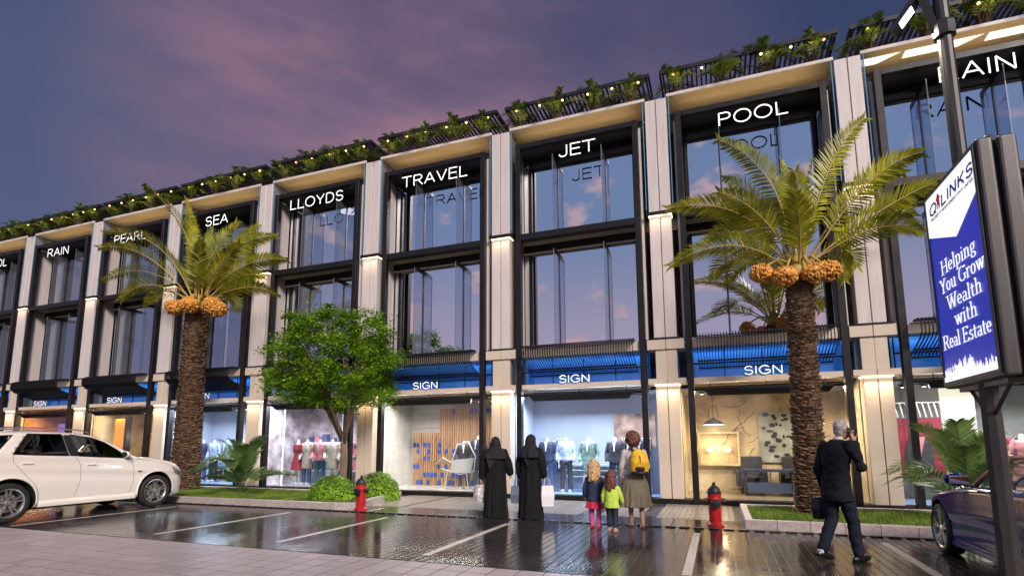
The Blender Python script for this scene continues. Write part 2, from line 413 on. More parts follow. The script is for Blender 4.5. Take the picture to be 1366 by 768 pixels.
for a, b in patches:
    x = a
    while x < b - 0.05:
        obj('plank', pkme, None, fore, loc=(x, 11.56, rnd.uniform(-.0008, .0008))); x += 0.107
for a, b in ((-2.87, -2.45), (-1.60, -1.28)):
    for j in range(5): q = MB(); q.cbox(a + .004, b - .004, 11.56 + j * 0.54 + .004, 11.56 + (j + 1) * 0.54 - .004, -0.012, 0.0, 0.004); obj('slab', q, DSLAB, fore)

# ------------------------------------------------------------------ planters
KERB = M('kerb_granite', (0.40, 0.345, 0.325), 0.5, var=0.22, vscale=14, bump=0.15, bscale=160, island=0.12)
SOIL = M('soil', (0.06, 0.045, 0.03), 0.9, var=0.3, bump=0.4)
GRASS = M('lawn_grass', (0.085, 0.17, 0.014), 0.6, var=0.45, vscale=1.6, c2=(0.15, 0.22, 0.02), trans=0.25, island=0.3)
def planter(label, outline, blocks, lawn):
    t = thing('planter', label, 'planter', (0, 0, 0))
    for (ax, ay, bx, by) in blocks:
        d = Vector((bx - ax, by - ay)); n = max(1, round(d.length / 0.5)); u = d / d.length; st = d.length / n; nn = Vector((-u.y, u.x)) * 0.13
        ang = math.atan2(u.y, u.x)
        q = MB(); q.cbox(0.004, st - 0.004, 0, 0.13, -0.02, 0.16, 0.010); me = q.mesh('kerb_stone'); me.materials.append(KERB)
        for i in range(n):
            obj('kerb_stone', me, None, t, loc=(ax + u.x * st * i, ay + u.y * st * i, rnd.uniform(-.002, .002)), rot=(0, 0, ang))
    q = MB()
    for (x0, x1, y0, y1) in lawn: q.add([(x0, y0, 0.10), (x1, y0, 0.10), (x1, y1, 0.10), (x0, y1, 0.10)], [(0, 1, 2, 3)])
    obj('soil', q, M('turf_soil', (0.035, 0.075, 0.012), 0.9, var=0.3, vscale=5), t)
    q = MB()
    for (x0, x1, y0, y1) in lawn:
        for _ in range(int((x1 - x0) * (y1 - y0) * 1100)):
            x, y = rnd.uniform(x0, x1), rnd.uniform(y0, y1); a = rnd.uniform(0, 6.28); h = rnd.uniform(.035, .075); w = .008
            dx, dy = math.cos(a) * w, math.sin(a) * w; lx, ly = rnd.uniform(-.02, .02), rnd.uniform(-.02, .02)
            q.add([(x - dx, y - dy, 0.098), (x + dx, y + dy, 0.098), (x + lx, y + ly, 0.10 + h)], [(0, 1, 2)])
    obj('grass', q, GRASS, t, kind='stuff', label='short bright green lawn grass')
    return t
planter('long stone-kerbed lawn bed with palm, fan palm and round bushes beside the white car', None,
        [(-19.0, 10.5, -8.36, 10.5), (-8.36, 10.5, -7.92, 10.72), (-7.92, 10.72, -8.62, 13.78), (-8.75, 13.45, -19.0, 13.45), (-19.13, 13.45, -19.13, 10.5)],
        [(-18.9, -8.5, 10.62, 13.32)])
planter('stone-kerbed lawn bed around the palm between the red hydrant and the blue car', None,
        [(0.36, 10.6, 9.0, 10.6), (9.0, 13.3, 0.36, 13.3), (0.36, 13.3, 0.36, 10.6)], [(0.48, 8.9, 10.72, 13.2)])

# ------------------------------------------------------------------ the building
bld = thing('commercial_building', 'long three storey shopping arcade with pale stone pilasters, black frames and mirrored windows', 'building', (0, 0, 0))
def add_light(kind, loc, energy, color, size=1.0, size_y=None, rot=(0, 0, 0), name='lamp_light', spread=None, parent=None):
    d = bpy.data.lights.new(name, kind); d.energy = energy; d.color = color
    if kind == 'AREA':
        d.size = size
        if size_y: d.shape = 'RECTANGLE'; d.size_y = size_y
        if spread: d.spread = spread
    elif kind == 'POINT': d.shadow_soft_size = size
    o = bpy.data.objects.new(name, d); col.objects.link(o); o.location = loc; o.rotation_euler = rot
    if parent: o.parent = parent
    return o
WARM = (1.0, 0.70, 0.42)
# pilaster (built at x=0, shared)
def panel_me(w0, w1, z0, z1, d=0.34, c=0.008):
    q = MB(); q.box(w0, w1, 0, d, z0, z1); me = bevelled(q, c, 1); return me
pil = [('cladding_panel', panel_me(-0.285, -0.010, 7.63, 10.86), 'stone', 0), ('cladding_panel', panel_me(0.010, 0.285, 7.63, 10.86), 'stone', 0),
       ('cladding_panel', panel_me(-0.285, -0.010, 4.20, 7.50), 'stone', 0), ('cladding_panel', panel_me(0.010, 0.285, 4.20, 7.50), 'stone', 0),
       ('band_panel', panel_me(-0.475, -0.006, 3.89, 4.155, 0.45), 'cream', 0), ('band_panel', panel_me(0.006, 0.475, 3.89, 4.155, 0.45), 'cream', 0),
       ('cladding_panel', panel_me(-0.27, -0.010, 3.14, 3.886), 'cream', 0.05), ('cladding_panel', panel_me(0.010, 0.27, 3.14, 3.886), 'cream', 0.05),
       ('band_panel', panel_me(-0.475, -0.006, 2.985, 3.135, 0.45), 'cream', -0.01), ('band_panel', panel_me(0.006, 0.475, 2.985, 3.135, 0.45), 'cream', -0.01),
       ('cladding_panel', panel_me(-0.285, -0.010, 0.12, 2.94), 'cream', 0), ('cladding_panel', panel_me(0.010, 0.285, 0.12, 2.94), 'cream', 0)]
q = MB(); q.box(-0.27, 0.27, 0.06, 0.70, 0.0, 10.85); core = q.mesh('core'); core.materials.append(MT['cream'])
q = MB(); q.box(-0.36, 0.36, -0.05, 0.40, 7.53, 7.625); cap1 = bevelled(q, 0.006, 1); cap1.materials.append(MT['black'])
q = MB(); q.box(-0.40, 0.40, -0.012, 0.40, 4.158, 4.192); cap2 = bevelled(q, 0.004, 1); cap2.materials.append(MT['black'])
q = MB(); q.box(-0.49, 0.49, 0.0, 0.5, 0.0, 0.112); pl = bevelled(q, 0.004, 1); pl.materials.append(MT['black'])
q = MB(); q.box(-0.30, 0.30, -0.02, 0.30, 7.508, 7.525); q.box(-0.31, 0.31, -0.02, 0.30, 2.955, 2.975); ledm = q.mesh('led_strip'); ledm.materials.append(MT['led'])
q = MB()
for sx in (-1, 1): q.box(sx * 0.345 - 0.009, sx * 0.345 + 0.009, 0.02, 0.55, 7.70, 10.95)
sg = q.mesh('side_glass'); sg.materials.append(MT['fin'])
q = MB()
for sx in (-1, 1): q.box(sx * 0.345 - 0.010, sx * 0.345 + 0.010, 0.010, 0.0195, 7.70, 10.952)
sge = q.mesh('glass_edge_strip'); sge.materials.append(MT['edge'])
for n, me, mt, dy in pil: me.materials.append(MT[mt])
for k in range(K0, K1 + 1):
    p = obj('pilaster', core, None, bld, loc=(jx(k), FY, 0))
    for n, me, mt, dy in pil: obj(n, me, None, p, loc=(0, dy, 0))
    obj('cap_band', cap1, None, p); obj('cap_band', cap2, None, p); obj('plinth', pl, None, p); obj('led_strip', ledm, None, p)
    obj('side_glass', sg, None, p); obj('glass_edge_strip', sge, None, p)
    add_light('AREA', (jx(k), FY - 0.16, 7.48), 4, WARM, 0.55, 0.05, (R(-14), 0, 0), 'pilaster_light')
    add_light('AREA', (jx(k), FY - 0.16, 2.90), 9, WARM, 0.55, 0.05, (R(-14), 0, 0), 'pilaster_light')
# shared bay meshes, built about the bay centre
HW = BAY / 2
def bmesh_box(name, x0, x1, y0, y1, z0, z1, mat, bev=0.004):
    q = MB(); q.box(x0, x1, y0, y1, z0, z1); me = bevelled(q, bev, 1) if bev else q.mesh(name); me.materials.append(MT[mat]); return name, me
PW = 0.075
bayparts = [
    bmesh_box('post', -HW + 0.575 - PW, -HW + 0.575 + PW, -0.06, 0.12, 0.0, 10.35, 'black'),
    bmesh_box('post', HW - 0.575 - PW, HW - 0.575 + PW, -0.06, 0.12, 0.0, 10.35, 'black'),
    bmesh_box('head_beam', -HW + 0.652, HW - 0.652, -0.05, 0.12, 10.20, 10.345, 'black'),
    bmesh_box('spandrel_beam', -HW + 0.652, HW - 0.652, -0.05, 0.20, 7.36, 7.54, 'black'),
    bmesh_box('spandrel_soffit', -HW + 0.50, HW - 0.50, 0.205, 0.62, 7.40, 7.50, 'cream', 0),
    bmesh_box('box_ceiling', -HW + 0.50, HW - 0.50, 0.125, 0.68, 10.22, 10.30, 'ceil', 0),
    bmesh_box('frame_side', -HW + 0.44, -HW + 0.498, 0.125, 0.68, 4.2, 10.19, 'stone', 0),
    bmesh_box('frame_side', HW - 0.498, HW - 0.44, 0.125, 0.68, 4.2, 10.19, 'stone', 0),
    bmesh_box('band', -HW + 0.652, HW - 0.652, 0.02, 0.40, 3.90, 4.15, 'cream'),
    bmesh_box('band', -HW + 0.652, HW - 0.652, -0.03, 0.50, 2.99, 3.12, 'cream'),
    bmesh_box('band_ceiling', -HW + 0.50, HW - 0.50, 0.505, 1.0, 2.96, 3.05, 'cream', 0),
    bmesh_box('sill', -HW + 0.50, HW - 0.50, 0.05, 0.40, 0.0, 0.115, 'black'),
    bmesh_box('lintel', -HW + 0.50, HW - 0.50, 0.16, 0.26, 2.80, 2.86, 'black'),
]
# sloped black awning board below the band
q = MB(); a, b = HW - 0.98, HW - 0.98
q.add([(-a, 0.02, 2.66), (a, 0.02, 2.66), (a + 0.1, -0.10, 2.78), (-a - 0.1, -0.10, 2.78), (-a, 0.02, 2.70), (a, 0.02, 2.70), (a + 0.1, -0.06, 2.83), (-a - 0.1, -0.06, 2.83)],
      [(0, 1, 2, 3), (4, 7, 6, 5), (3, 2, 6, 7), (0, 4, 5, 1), (0, 3, 7, 4), (1, 5, 6, 2)])
q.box(-a, a, 0.02, 0.16, 2.66, 2.80)
aw = q.mesh('awning_board'); aw.materials.append(MT['black'])
q = MB()
for xx in (-a + 0.05, 0, a - 0.05): q.tube([(xx, -0.02, 2.75), (xx, -0.02, 2.99)], 0.008, 5)
awt = q.mesh('awning_hanger'); awt.materials.append(MT['black'])
def pane_me(x0, x1, z0, z1, y=0.0):
    q = MB(); q.box(x0, x1, y, y + 0.012, z0, z1); return q.mesh('pane')
MUL = [-1.58, -0.71, 0.74, 1.58]
def window_set(z0, z1, fins, finz1):
    """frame, panes and mullions of one storey; returns list of (name, mesh)"""
    res = []
    xs = [-HW + 0.50] + MUL + [HW - 0.50]
    for a_, b_ in zip(xs[:-1], xs[1:]):
        me = pane_me(a_ + 0.004, b_ - 0.004, z0, z1); me.materials.append(MT['mirror']); res.append(('pane', me))
    for i, m in enumerate(MUL):
        w = 0.045 if i in (0, 3) else 0.02
        q = MB(); q.box(m - w, m + w, -0.05 if w > .03 else -0.035, -0.002, z0, z1); me = q.mesh('mullion'); me.materials.append(MT['black']); res.append(('mullion', me))
    for m in MUL[1:3]:
        q = MB(); q.box(m - 0.008, m + 0.008, -0.56, -0.04, z0, finz1); me = q.mesh('glass_fin'); me.materials.append(MT['fin']); res.append(('glass_fin', me))
        q = MB(); q.box(m - 0.0095, m + 0.0095, -0.568, -0.561, z0, finz1); me = q.mesh('fin_edge'); me.materials.append(MT['fin_edge']); res.append(('fin_edge', me))
        q = MB(); q.box(m - 0.016, m + 0.016, -0.56, -0.04, finz1 - 0.08, finz1 + 0.04) ; me = q.mesh('fin_bracket'); me.materials.append(MT['black']); res.append(('fin_bracket', me))
    return res
GY = 0.72
w_up = window_set(7.60, 10.04, True, 9.95); w_mid = window_set(4.16, 7.12, True, 7.05)
q = MB(); q.box(-HW + 0.50, HW - 0.50, GY - 0.06, GY + 0.10, 10.045, 10.218); wf_up = q.mesh('window_frame'); wf_up.materials.append(MT['black'])
q = MB(); q.box(-HW + 0.50, HW - 0.50, GY - 0.10, GY + 0.10, 7.20, 7.40); 
wf_mid = q.mesh('window_frame'); wf_mid.materials.append(MT['black']); wf_mid.materials.append(MT['dark'])
def rail(y0, y1, z0, z1, mt):
    q = MB(); q.box(-HW + 0.50, HW - 0.50, y0, y1, z0, z1); me = q.mesh('window_rail'); me.materials.append(MT[mt]); return me
w_up.append(('window_rail', rail(-0.10, 0.10, 7.50, 7.598, 'black'))); w_mid.append(('window_rail', rail(-0.13, -0.02, 7.125, 7.17, 'cream'))); w_mid.append(('window_rail', rail(-0.10, 0.10, 4.10, 4.158, 'black')))
# soffit, slab edge, blue-lit transom
BLUEWALL = M('glowing_transom_wall', (0.10, 0.32, 0.62), 0.5, emis=(0.03, 0.12, 0.36), estr=0.45, var=0.3, vscale=0.8)  # blue light put into the wall as its own glow
q = MB(); q.box(-HW + 0.288, HW - 0.288, 0.03, 0.90, 10.88, 10.90); so = q.mesh('soffit'); so.materials.append(MT['soffit'])
q = MB(); q.box(-HW + 0.288, HW - 0.288, 0.0, 0.05, 10.872, 10.96); se = bevelled(q, 0.004, 1); se.materials.append(MT['slabedge'])
q = MB(); q.box(-HW + 0.30, HW - 0.30, 0.90, 0.93, 10.3, 10.88); sb = q.mesh('clerestory_panel'); sb.materials.append(MT['ceil'])
q = MB(); q.box(-HW + 0.5, HW - 0.5, 0.78, 0.80, 3.06, 3.95); tb = q.mesh('transom_wall'); tb.materials.append(BLUEWALL)
tpanes = []
for i in range(4):
    xx = -HW + 0.5 + i * (BAY - 1.0) / 4; q = MB(); q.box(xx + 0.012, xx + (BAY - 1.0) / 4 - 0.012, 0.55, 0.562, 3.06, 3.95); me = q.mesh('transom_pane'); me.materials.append(MT['blueglass']); tpanes.append(me)
q = MB()
for i in range(5): xx = -HW + 0.5 + i * (BAY - 1.0) / 4; q.box(xx - 0.011, xx + 0.011, 0.54, 0.57, 3.06, 3.95)
q.box(-HW + 0.5, HW - 0.5, 0.525, 0.539, 3.52, 3.56)
tbar = q.mesh('transom_bar'); tbar.materials.append(MT['black'])
# louvred canopy: one curved slat, shared
prof = [(-0.03, 4.165), (-0.30, 4.15), (-0.40, 4.10), (-0.44, 4.02), (-0.44, 3.87), (-0.30, 3.74), (0.06, 3.60), (0.42, 3.47)]
def slat_mesh(wdt=0.017, dep=0.038):
    q = MB(); n = len(prof); vs = []
    for i, (y, z) in enumerate(prof):
        a_ = Vector(prof[max(0, i - 1)]); b_ = Vector(prof[min(n - 1, i + 1)]); t = (b_ - a_).normalized(); nn = Vector((-t.y, t.x))
        for s_ in (-1, 1):
            for h_ in (0, 1): vs.append((s_ * wdt / 2, y - nn.x * dep * h_, z - nn.y * dep * h_))
    fs = []
    for i in range(n - 1):
        o_ = i * 4
        for (p_, q_) in ((0, 1), (1, 3), (3, 2), (2, 0)): fs.append((o_ + p_, o_ + q_, o_ + 4 + q_, o_ + 4 + p_))
    fs += [(0, 2, 3, 1), ((n - 1) * 4, (n - 1) * 4 + 1, (n - 1) * 4 + 3, (n - 1) * 4 + 2)]
    q.add(vs, fs); me = fixn(q.mesh('slat')); me.materials.append(MT['black']); return me
slat = slat_mesh()
q = MB()
for (y, z) in ((0.10, 3.595), (0.42, 3.455)): q.box(-1.53, 1.53, y - 0.015, y + 0.02, z - 0.07, z - 0.03)
q.box(-1.53, 1.53, -0.04, 0.01, 4.155, 4.175)
cfr = q.mesh('canopy_rail'); cfr.materials.append(MT['black'])
# pergola: front / back beam and slats running in depth
q = MB(); L0, L1 = -HW + 0.13, HW - 0.13
q.box(L0, L1, 0.02, 0.07, 11.60, 11.70); q.box(L0, L1, 2.15, 2.20, 11.60, 11.70)
for xx in (L0, L1 - 0.05): q.box(xx, xx + 0.05, 0.071, 2.149, 11.605, 11.695)
pf = q.mesh('pergola_frame'); pf.materials.append(MT['dark'])
q = MB(); q.box(-0.022, 0.022, 0.072, 2.148, 11.615, 11.69); ps = q.mesh('slat'); ps.materials.append(MT['dark'])
q = MB(); q.box(-0.03, 0.03, -0.03, 0.03, 10.95, 11.60); pp = q.mesh('pergola_post'); pp.materials.append(MT['dark'])
q = MB(); q.box(-HW + 0.35, HW - 0.35, 0.08, 0.7, 10.90, 10.99); rb_ = q.mesh('roof_planter'); rb_.materials.append(MT['dark'])
for k in range(K0, K1):
    cx = jx(k) + HW
    for n, me in bayparts: obj(n, me, None, bld, loc=(cx, FY, 0))
    a_ = obj('awning', aw, None, bld, loc=(cx, FY, 0)); obj('awning_hanger', awt, None, a_)
    for nm, ws, wfme in (('upper', w_up, wf_up), ('mid', w_mid, wf_mid)):
        w = obj('window', wfme, None, bld, loc=(cx, FY, 0))
        for n, me in ws: obj(n, me, None, w, loc=(0, GY, 0))
    obj('soffit', so, None, bld, loc=(cx, FY, 0)); obj('slab_edge', se, None, bld, loc=(cx, FY, 0)); obj('clerestory_panel', sb, None, bld, loc=(cx, FY, 0))
    tw_ = obj('transom', tb, None, bld, loc=(cx, FY, 0)); obj('transom_bar', tbar, None, tw_)
    for me in tpanes: obj('transom_pane', me, None, tw_)
    add_light('AREA', (cx, FY + 0.66, 3.90), 9, (0.22, 0.62, 1.0), 3.3, 0.08, (0, 0, 0), 'transom_light')
    cn = obj('louvre_canopy', cfr, None, bld, loc=(cx, FY, 0))
    for i in range(45): obj('slat', slat, None, cn, loc=(-1.51 + i * 3.02 / 44, 0, 0))
    pg = obj('pergola', pf, None, bld, loc=(cx, FY, 0))
    n = 34
    for i in range(n): obj('slat', ps, None, pg, loc=(L0 + 0.10 + i * (L1 - L0 - 0.2) / (n - 1), 0, 0))
    for xx in (L0 + 0.03, L1 - 0.03):
        for yy in (1.0, 2.17): obj('pergola_post', pp, None, pg, loc=(xx, yy, 0))
    obj('roof_planter', rb_, None, bld, loc=(cx, FY, 0))
    add_light('AREA', (cx, FY + 0.30, 10.37), 9, (1.0, 0.72, 0.40), 3.4, 0.12, (R(180), 0, 0), 'soffit_fill_light')  # added warm upward fill for the soffit, no fitting behind it
# building mass behind
q = MB(); q.box(jx(K0) - 0.3, jx(K1) + 0.3, FY + 3.6, FY + 14, 0, 10.86); q.box(jx(K0), jx(K1), FY + 0.935, FY + 3.6, 3.96, 4.08); q.box(jx(K0), jx(K1), FY + 0.935, FY + 3.6, 10.80, 10.87)
q.box(jx(K0), jx(K1), FY + 0.93, FY + 3.6, 7.42, 7.46)
obj('rear_mass', q, MT['cream'], bld)
for k in (7,):
    cx = jx(k)
    for i in range(3):
        x0 = cx + 1.29 + (i - 1) * 1.64
        xa, xb, xc = max(x0, cx + 0.30), min(x0 + 1.10, cx + BAY - 0.3), min(x0 + 1.55, cx + BAY - 0.3)
        q = MB(); q.add([(xa, FY + 0.27, 10.874), (xc, FY + 0.27, 10.874), (xb, FY + 0.56, 10.874), (xa, FY + 0.56, 10.874)], [(0, 3, 2, 1)])
        obj('soffit_light', q, MT['panel_light'], bld)
# ------------------------------------------------------------------ stroke lettering
def arc(cx, cy, rx, ry, a0, a1, n=12): return [(cx + rx * math.cos(R(a0 + (a1 - a0) * i / n)), cy + ry * math.sin(R(a0 + (a1 - a0) * i / n))) for i in range(n + 1)]
SANS = {  # letter: (advance width, strokes) at cap height 1
 'A': (.72, [[(0, 0), (.36, 1)], [(.36, 1), (.72, 0)], [(.13, .34), (.59, .34)]]),
 'D': (.70, [[(.05, 0), (.05, 1)], [(.05, 1), (.30, 1)] + arc(.30, .5, .38, .5, 88, -88) + [(.05, 0)]]),
 'E': (.58, [[(.05, 0), (.05, 1)], [(.05, 1), (.57, 1)], [(.05, .53), (.53, .53)], [(.05, 0), (.58, 0)]]),
 'F': (.55, [[(.05, 0), (.05, 1)], [(.05, 1), (.55, 1)], [(.05, .53), (.49, .53)]]),
 'G': (.80, [arc(.42, .5, .39, .5, 42, 320, 22), [(.78, .12), (.78, .47), (.46, .47)]]),
 'I': (.10, [[(.05, 0), (.05, 1)]]),
 'J': (.46, [[(.44, 1), (.44, .27)] + arc(.23, .24, .21, .24, 0, -178, 10)]),
 'K': (.66, [[(.05, 0), (.05, 1)], [(.62, 1), (.06, .38)], [(.25, .58), (.66, 0)]]),
 'L': (.53, [[(.05, 1), (.05, 0)], [(.05, 0), (.53, 0)]]),
 'M': (.80, [[(.05, 0), (.05, 1)], [(.05, 1), (.40, .1)], [(.40, .1), (.75, 1)], [(.75, 1), (.75, 0)]]),
 'N': (.70, [[(.05, 0), (.05, 1)], [(.05, 1), (.65, 0)], [(.65, 0), (.65, 1)]]),
 'O': (.84, [arc(.42, .5, .40, .5, 0, 360, 28)]),
 'P': (.62, [[(.05, 0), (.05, 1)], [(.05, 1), (.36, 1)] + arc(.36, .745, .24, .255, 85, -85, 10) + [(.05, .49)]]),
 'Q': (.84, [arc(.42, .5, .40, .5, 0, 360, 28), [(.52, .22), (.82, -.04)]]),
 'R': (.68, [[(.05, 0), (.05, 1)], [(.05, 1), (.38, 1)] + arc(.38, .75, .24, .25, 85, -85, 10) + [(.05, .50)], [(.36, .49), (.68, 0)]]),
 'S': (.64, [arc(.33, .745, .265, .255, 20, 245, 14) + arc(.32, .27, .285, .27, 70, -165, 14)]),
 'T': (.66, [[(.33, 0), (.33, 1)], [(0, 1), (.66, 1)]]),
 'V': (.68, [[(0, 1), (.34, 0)], [(.34, 0), (.68, 1)]]),
 'Y': (.66, [[(0, 1), (.33, .45)], [(.66, 1), (.33, .45)], [(.33, .45), (.33, 0)]]),
 '(': (.25, [arc(.42, .45, .32, .62, 125, 235, 8)]), ')': (.25, [arc(-.15, .45, .32, .62, 55, -55, 8)]), ' ': (.28, []),
}
_sf = lambda x, y, w=.13: [(x - w, y), (x + w, y)]
SERIF = {
 'H': (.86, [[(.16, 0), (.16, 1)], [(.70, 0), (.70, 1)], [(.16, .52), (.70, .52)], _sf(.16, 0), _sf(.16, 1), _sf(.70, 0), _sf(.70, 1)]),
 'Y': (.74, [[(.12, 1), (.38, .45)], [(.64, 1), (.38, .45)], [(.38, .45), (.38, 0)], _sf(.12, 1), _sf(.64, 1, .10), _sf(.38, 0)]),
 'G': (.82, [arc(.42, .5, .34, .5, 48, 318, 22), [(.74, .85), (.74, .98)], [(.70, .08), (.70, .42)], _sf(.70, .42)]),
 'W': (1.10, [[(.12, 1), (.36, 0)], [(.36, 0), (.57, .9)], [(.57, .9), (.80, 0)], [(.80, 0), (1.00, 1)], _sf(.12, 1), _sf(.57, 1, .12), _sf(1.0, 1, .10)]),
 'R': (.82, [[(.16, 0), (.16, 1)], [(.16, 1), (.42, 1)] + arc(.42, .76, .22, .24, 85, -85, 10) + [(.16, .52)], [(.42, .52), (.70, .05), (.82, 0)], _sf(.16, 0), _sf(.16, 1, .1)]),
 'E': (.76, [[(.16, 0), (.16, 1)], [(.05, 1), (.66, 1)], [(.66, 1), (.66, .84)], [(.16, .53), (.50, .53)], [(.50, .44), (.50, .62)], [(.05, 0), (.68, 0)], [(.68, 0), (.70, .2)]]),
 'e': (.50, [[(.10, .36), (.44, .36)] + arc(.26, .34, .18, .32, 8, 315, 18)]),
 'l': (.28, [[(.14, 0), (.14, 1.06)], _sf(.14, 0, .11), [(.04, 1.04), (.14, 1.06)]]),
 'p': (.58, [[(.14, -.32), (.14, .64)], arc(.30, .33, .19, .33, 150, -150, 16), _sf(.14, -.32, .11), [(.04, .62), (.14, .64)]]),
 'i': (.28, [[(.14, 0), (.14, .64)], _sf(.14, 0, .11), [(.04, .62), (.14, .64)], [(.13, .88), (.15, .90)], [(.13, .92), (.15, .88)]]),
 'n': (.62, [[(.14, 0), (.14, .64)], arc(.32, .42, .15, .23, 155, 0, 10) + [(.47, 0)], _sf(.14, 0, .10), _sf(.47, 0, .10), [(.04, .62), (.14, .64)]]),
 'g': (.54, [arc(.25, .44, .15, .21, 0, 360, 16), [(.16, .26), (.12, .12), (.22, .06), (.38, .04)] + arc(.27, -.13, .19, .15, 60, -240, 16), [(.36, .58), (.50, .64)]]),
 'o': (.54, [arc(.27, .33, .19, .32, 0, 360, 20)]),
 'u': (.62, [[(.14, .64), (.14, .22)] + arc(.30, .21, .16, .21, 180, 330, 8), [(.47, .64), (.47, 0)], [(.47, .0), (.56, .02)], [(.04, .64), (.14, .64)], [(.38, .64), (.47, .64)]]),
 'r': (.44, [[(.14, 0), (.14, .64)], arc(.33, .40, .18, .24, 165, 60, 8), _sf(.14, 0, .10), [(.04, .62), (.14, .64)], [(.39, .55), (.41, .60)]]),
 'w': (.82, [[(.10, .64), (.26, 0)], [(.26, 0), (.41, .6)], [(.41, .6), (.57, 0)], [(.57, 0), (.72, .64)], _sf(.10, .64, .09), _sf(.41, .64, .08), _sf(.72, .64, .08)]),
 'a': (.52, [arc(.24, .46, .15, .18, 150, 0, 8) + [(.39, .08), (.50, .0)], [(.39, .38), (.20, .32)] + arc(.22, .17, .14, .16, 110, 320, 10)]),
 't': (.38, [[(.16, .86), (.16, .14)] + arc(.26, .13, .10, .13, 180, 310, 6), [(.03, .62), (.34, .62)]]),
 'h': (.62, [[(.14, 0), (.14, 1.06)], arc(.32, .42, .15, .23, 155, 0, 10) + [(.47, 0)], _sf(.14, 0, .10), _sf(.47, 0, .10), [(.04, 1.04), (.14, 1.06)]]),
 's': (.44, [arc(.22, .48, .13, .16, 25, 240, 10) + arc(.21, .17, .14, .17, 65, -160, 10)]),
 ' ': (.26, []),
}
def stroke_mb(strokes, rx, ry, depth, sx=1.0, sy=1.0, shear=0.0, ox=0.0, q=None, two=True):
    """flat-ended strokes drawn with an elliptical nib, extruded; x right, z up, front towards -y"""
    q = q or MB(); jit = 0.0
    for st in strokes:
        pts = [Vector((ox + x * sx + shear * y * sy, y * sy)) for x, y in st]; k = len(pts)
        closed = (pts[0] - pts[-1]).length < 1e-4 and k > 3
        Lp, Rp = [], []
        for i, p in enumerate(pts):
            if closed: d = pts[(i + 1) % (k - 1) if i == k - 1 else i + 1] - pts[i - 1 if i > 0 else k - 2]
            else: d = pts[min(i + 1, k - 1)] - pts[max(i - 1, 0)]
            d.normalize(); n = Vector((-d.y, d.x)); h = math.sqrt((rx * n.x) ** 2 + (ry * n.y) ** 2)
            pp = p.copy()
            if not closed and k == 2: pp = p + (d * (ry if abs(d.x) > .9 else 0) * (1 if i else -1))
            Lp.append(pp + n * h); Rp.append(pp - n * h)
        jit += 0.0004; y0 = -depth - jit
        vs = [(v.x, y0, v.y) for v in Lp] + [(v.x, y0, v.y) for v in Rp] + [(v.x, -jit * .3, v.y) for v in Lp] + [(v.x, -jit * .3, v.y) for v in Rp]
        o1, o2, o3 = k, 2 * k, 3 * k
        for i in range(k - 1):
            q.add([], [])
        base = len(q.v); q.v += vs
        for i in range(k - 1):
            q.f += [(base + i, base + i + 1, base + o1 + i + 1, base + o1 + i)]; q.m.append(0)
            for a_, b_ in ((0, o2), (o1, o3)):
                q.f += [(base + a_ + i, base + a_ + i + 1, base + b_ + i + 1, base + b_ + i)]; q.m.append(1 if two else 0)
            q.f += [(base + o2 + i, base + o3 + i, base + o3 + i + 1, base + o2 + i + 1)]; q.m.append(1 if two else 0)
        if not closed:
            for i in (0, k - 1): q.f += [(base + i, base + o1 + i, base + o3 + i, base + o2 + i)]; q.m.append(1 if two else 0)
    return q
def word_layout(txt, font, gap):
    x = 0; res = []
    for ch in txt:
        w, st = font[ch]; res.append((ch, x, w, st)); x += w + gap
    return res, x - gap
def word_sign(txt, cx, y, z, h, width, label, cat='shop sign', group=None, off=0.0, mat=None, depth=0.03):
    t = thing('shop_sign', label, cat, (cx, y, z), 0, group)
    lay, W = word_layout(txt, SANS, .16)
    s = (width) / W; nib = h * (0.044 if h > .25 else .046)
    for ch, x, w, st in lay:
        hh = h - 2 * nib
        st2 = [[(px, (py * hh + nib) / h) for px, py in s_] for s_ in st]
        q = stroke_mb(st2, nib, nib, depth, s, h, ox=-w * s / 2)
        obj('letter', q, [mat or MT['white_letter'], MT['letter_back']], t, loc=((x + w / 2 - W / 2) * s, 0, 0))
    return t
names = {-1: 'POOL', 0: 'RAIN', 1: 'PEARL', 2: 'SEA', 3: 'LLOYDS', 4: 'TRAVEL', 5: 'JET', 6: 'POOL', 7: 'RAIN'}
where = {-1: 'leftmost bay at the edge of the picture', 0: 'bay above the white car roof', 1: 'bay left of the left palm crown', 2: 'bay behind the left palm crown', 3: 'bay above the round leafy tree',
         4: 'bay right of the round leafy tree', 5: 'bay above the woman with the yellow backpack', 6: 'bay behind the right palm', 7: 'rightmost bay behind the lamp post'}
widths = {'POOL': 1.62, 'RAIN': 1.43, 'PEARL': 1.85, 'SEA': 1.12, 'LLOYDS': 2.26, 'TRAVEL': 2.30, 'JET': 1.05}
shift = {7: .17, 6: .09, 5: .08, 4: .05, 3: .04, 0: -.10, 1: -.15}
for k, s in names.items():
    cx = jx(k) + HW
    w = widths[s]
    word_sign(s, cx + shift.get(k, 0), FY - 0.03, 9.67, 0.41 if k == 7 else 0.375, w, 'lit word %s, %s' % (s, where[k]), off=0.008)
wh2 = {0: 'first from the left, above the white car', 1: 'above the hood of the white car', 2: 'half hidden by the left palm trunk', 3: 'behind the round leafy tree', 4: 'above the slatted wood display',
       5: 'above the blue-lit clothes display', 6: 'left of the right palm trunk', 7: 'behind the tall billboard'}
for k in range(0, 8):
    cx = jx(k) + HW
    word_sign('SIGN', cx - 0.12 + (0.07 if k == 6 else 0), FY - 0.05, 3.125, 0.215, 0.84, 'small white word SIGN standing on the beam, ' + wh2[k], off=0.0)
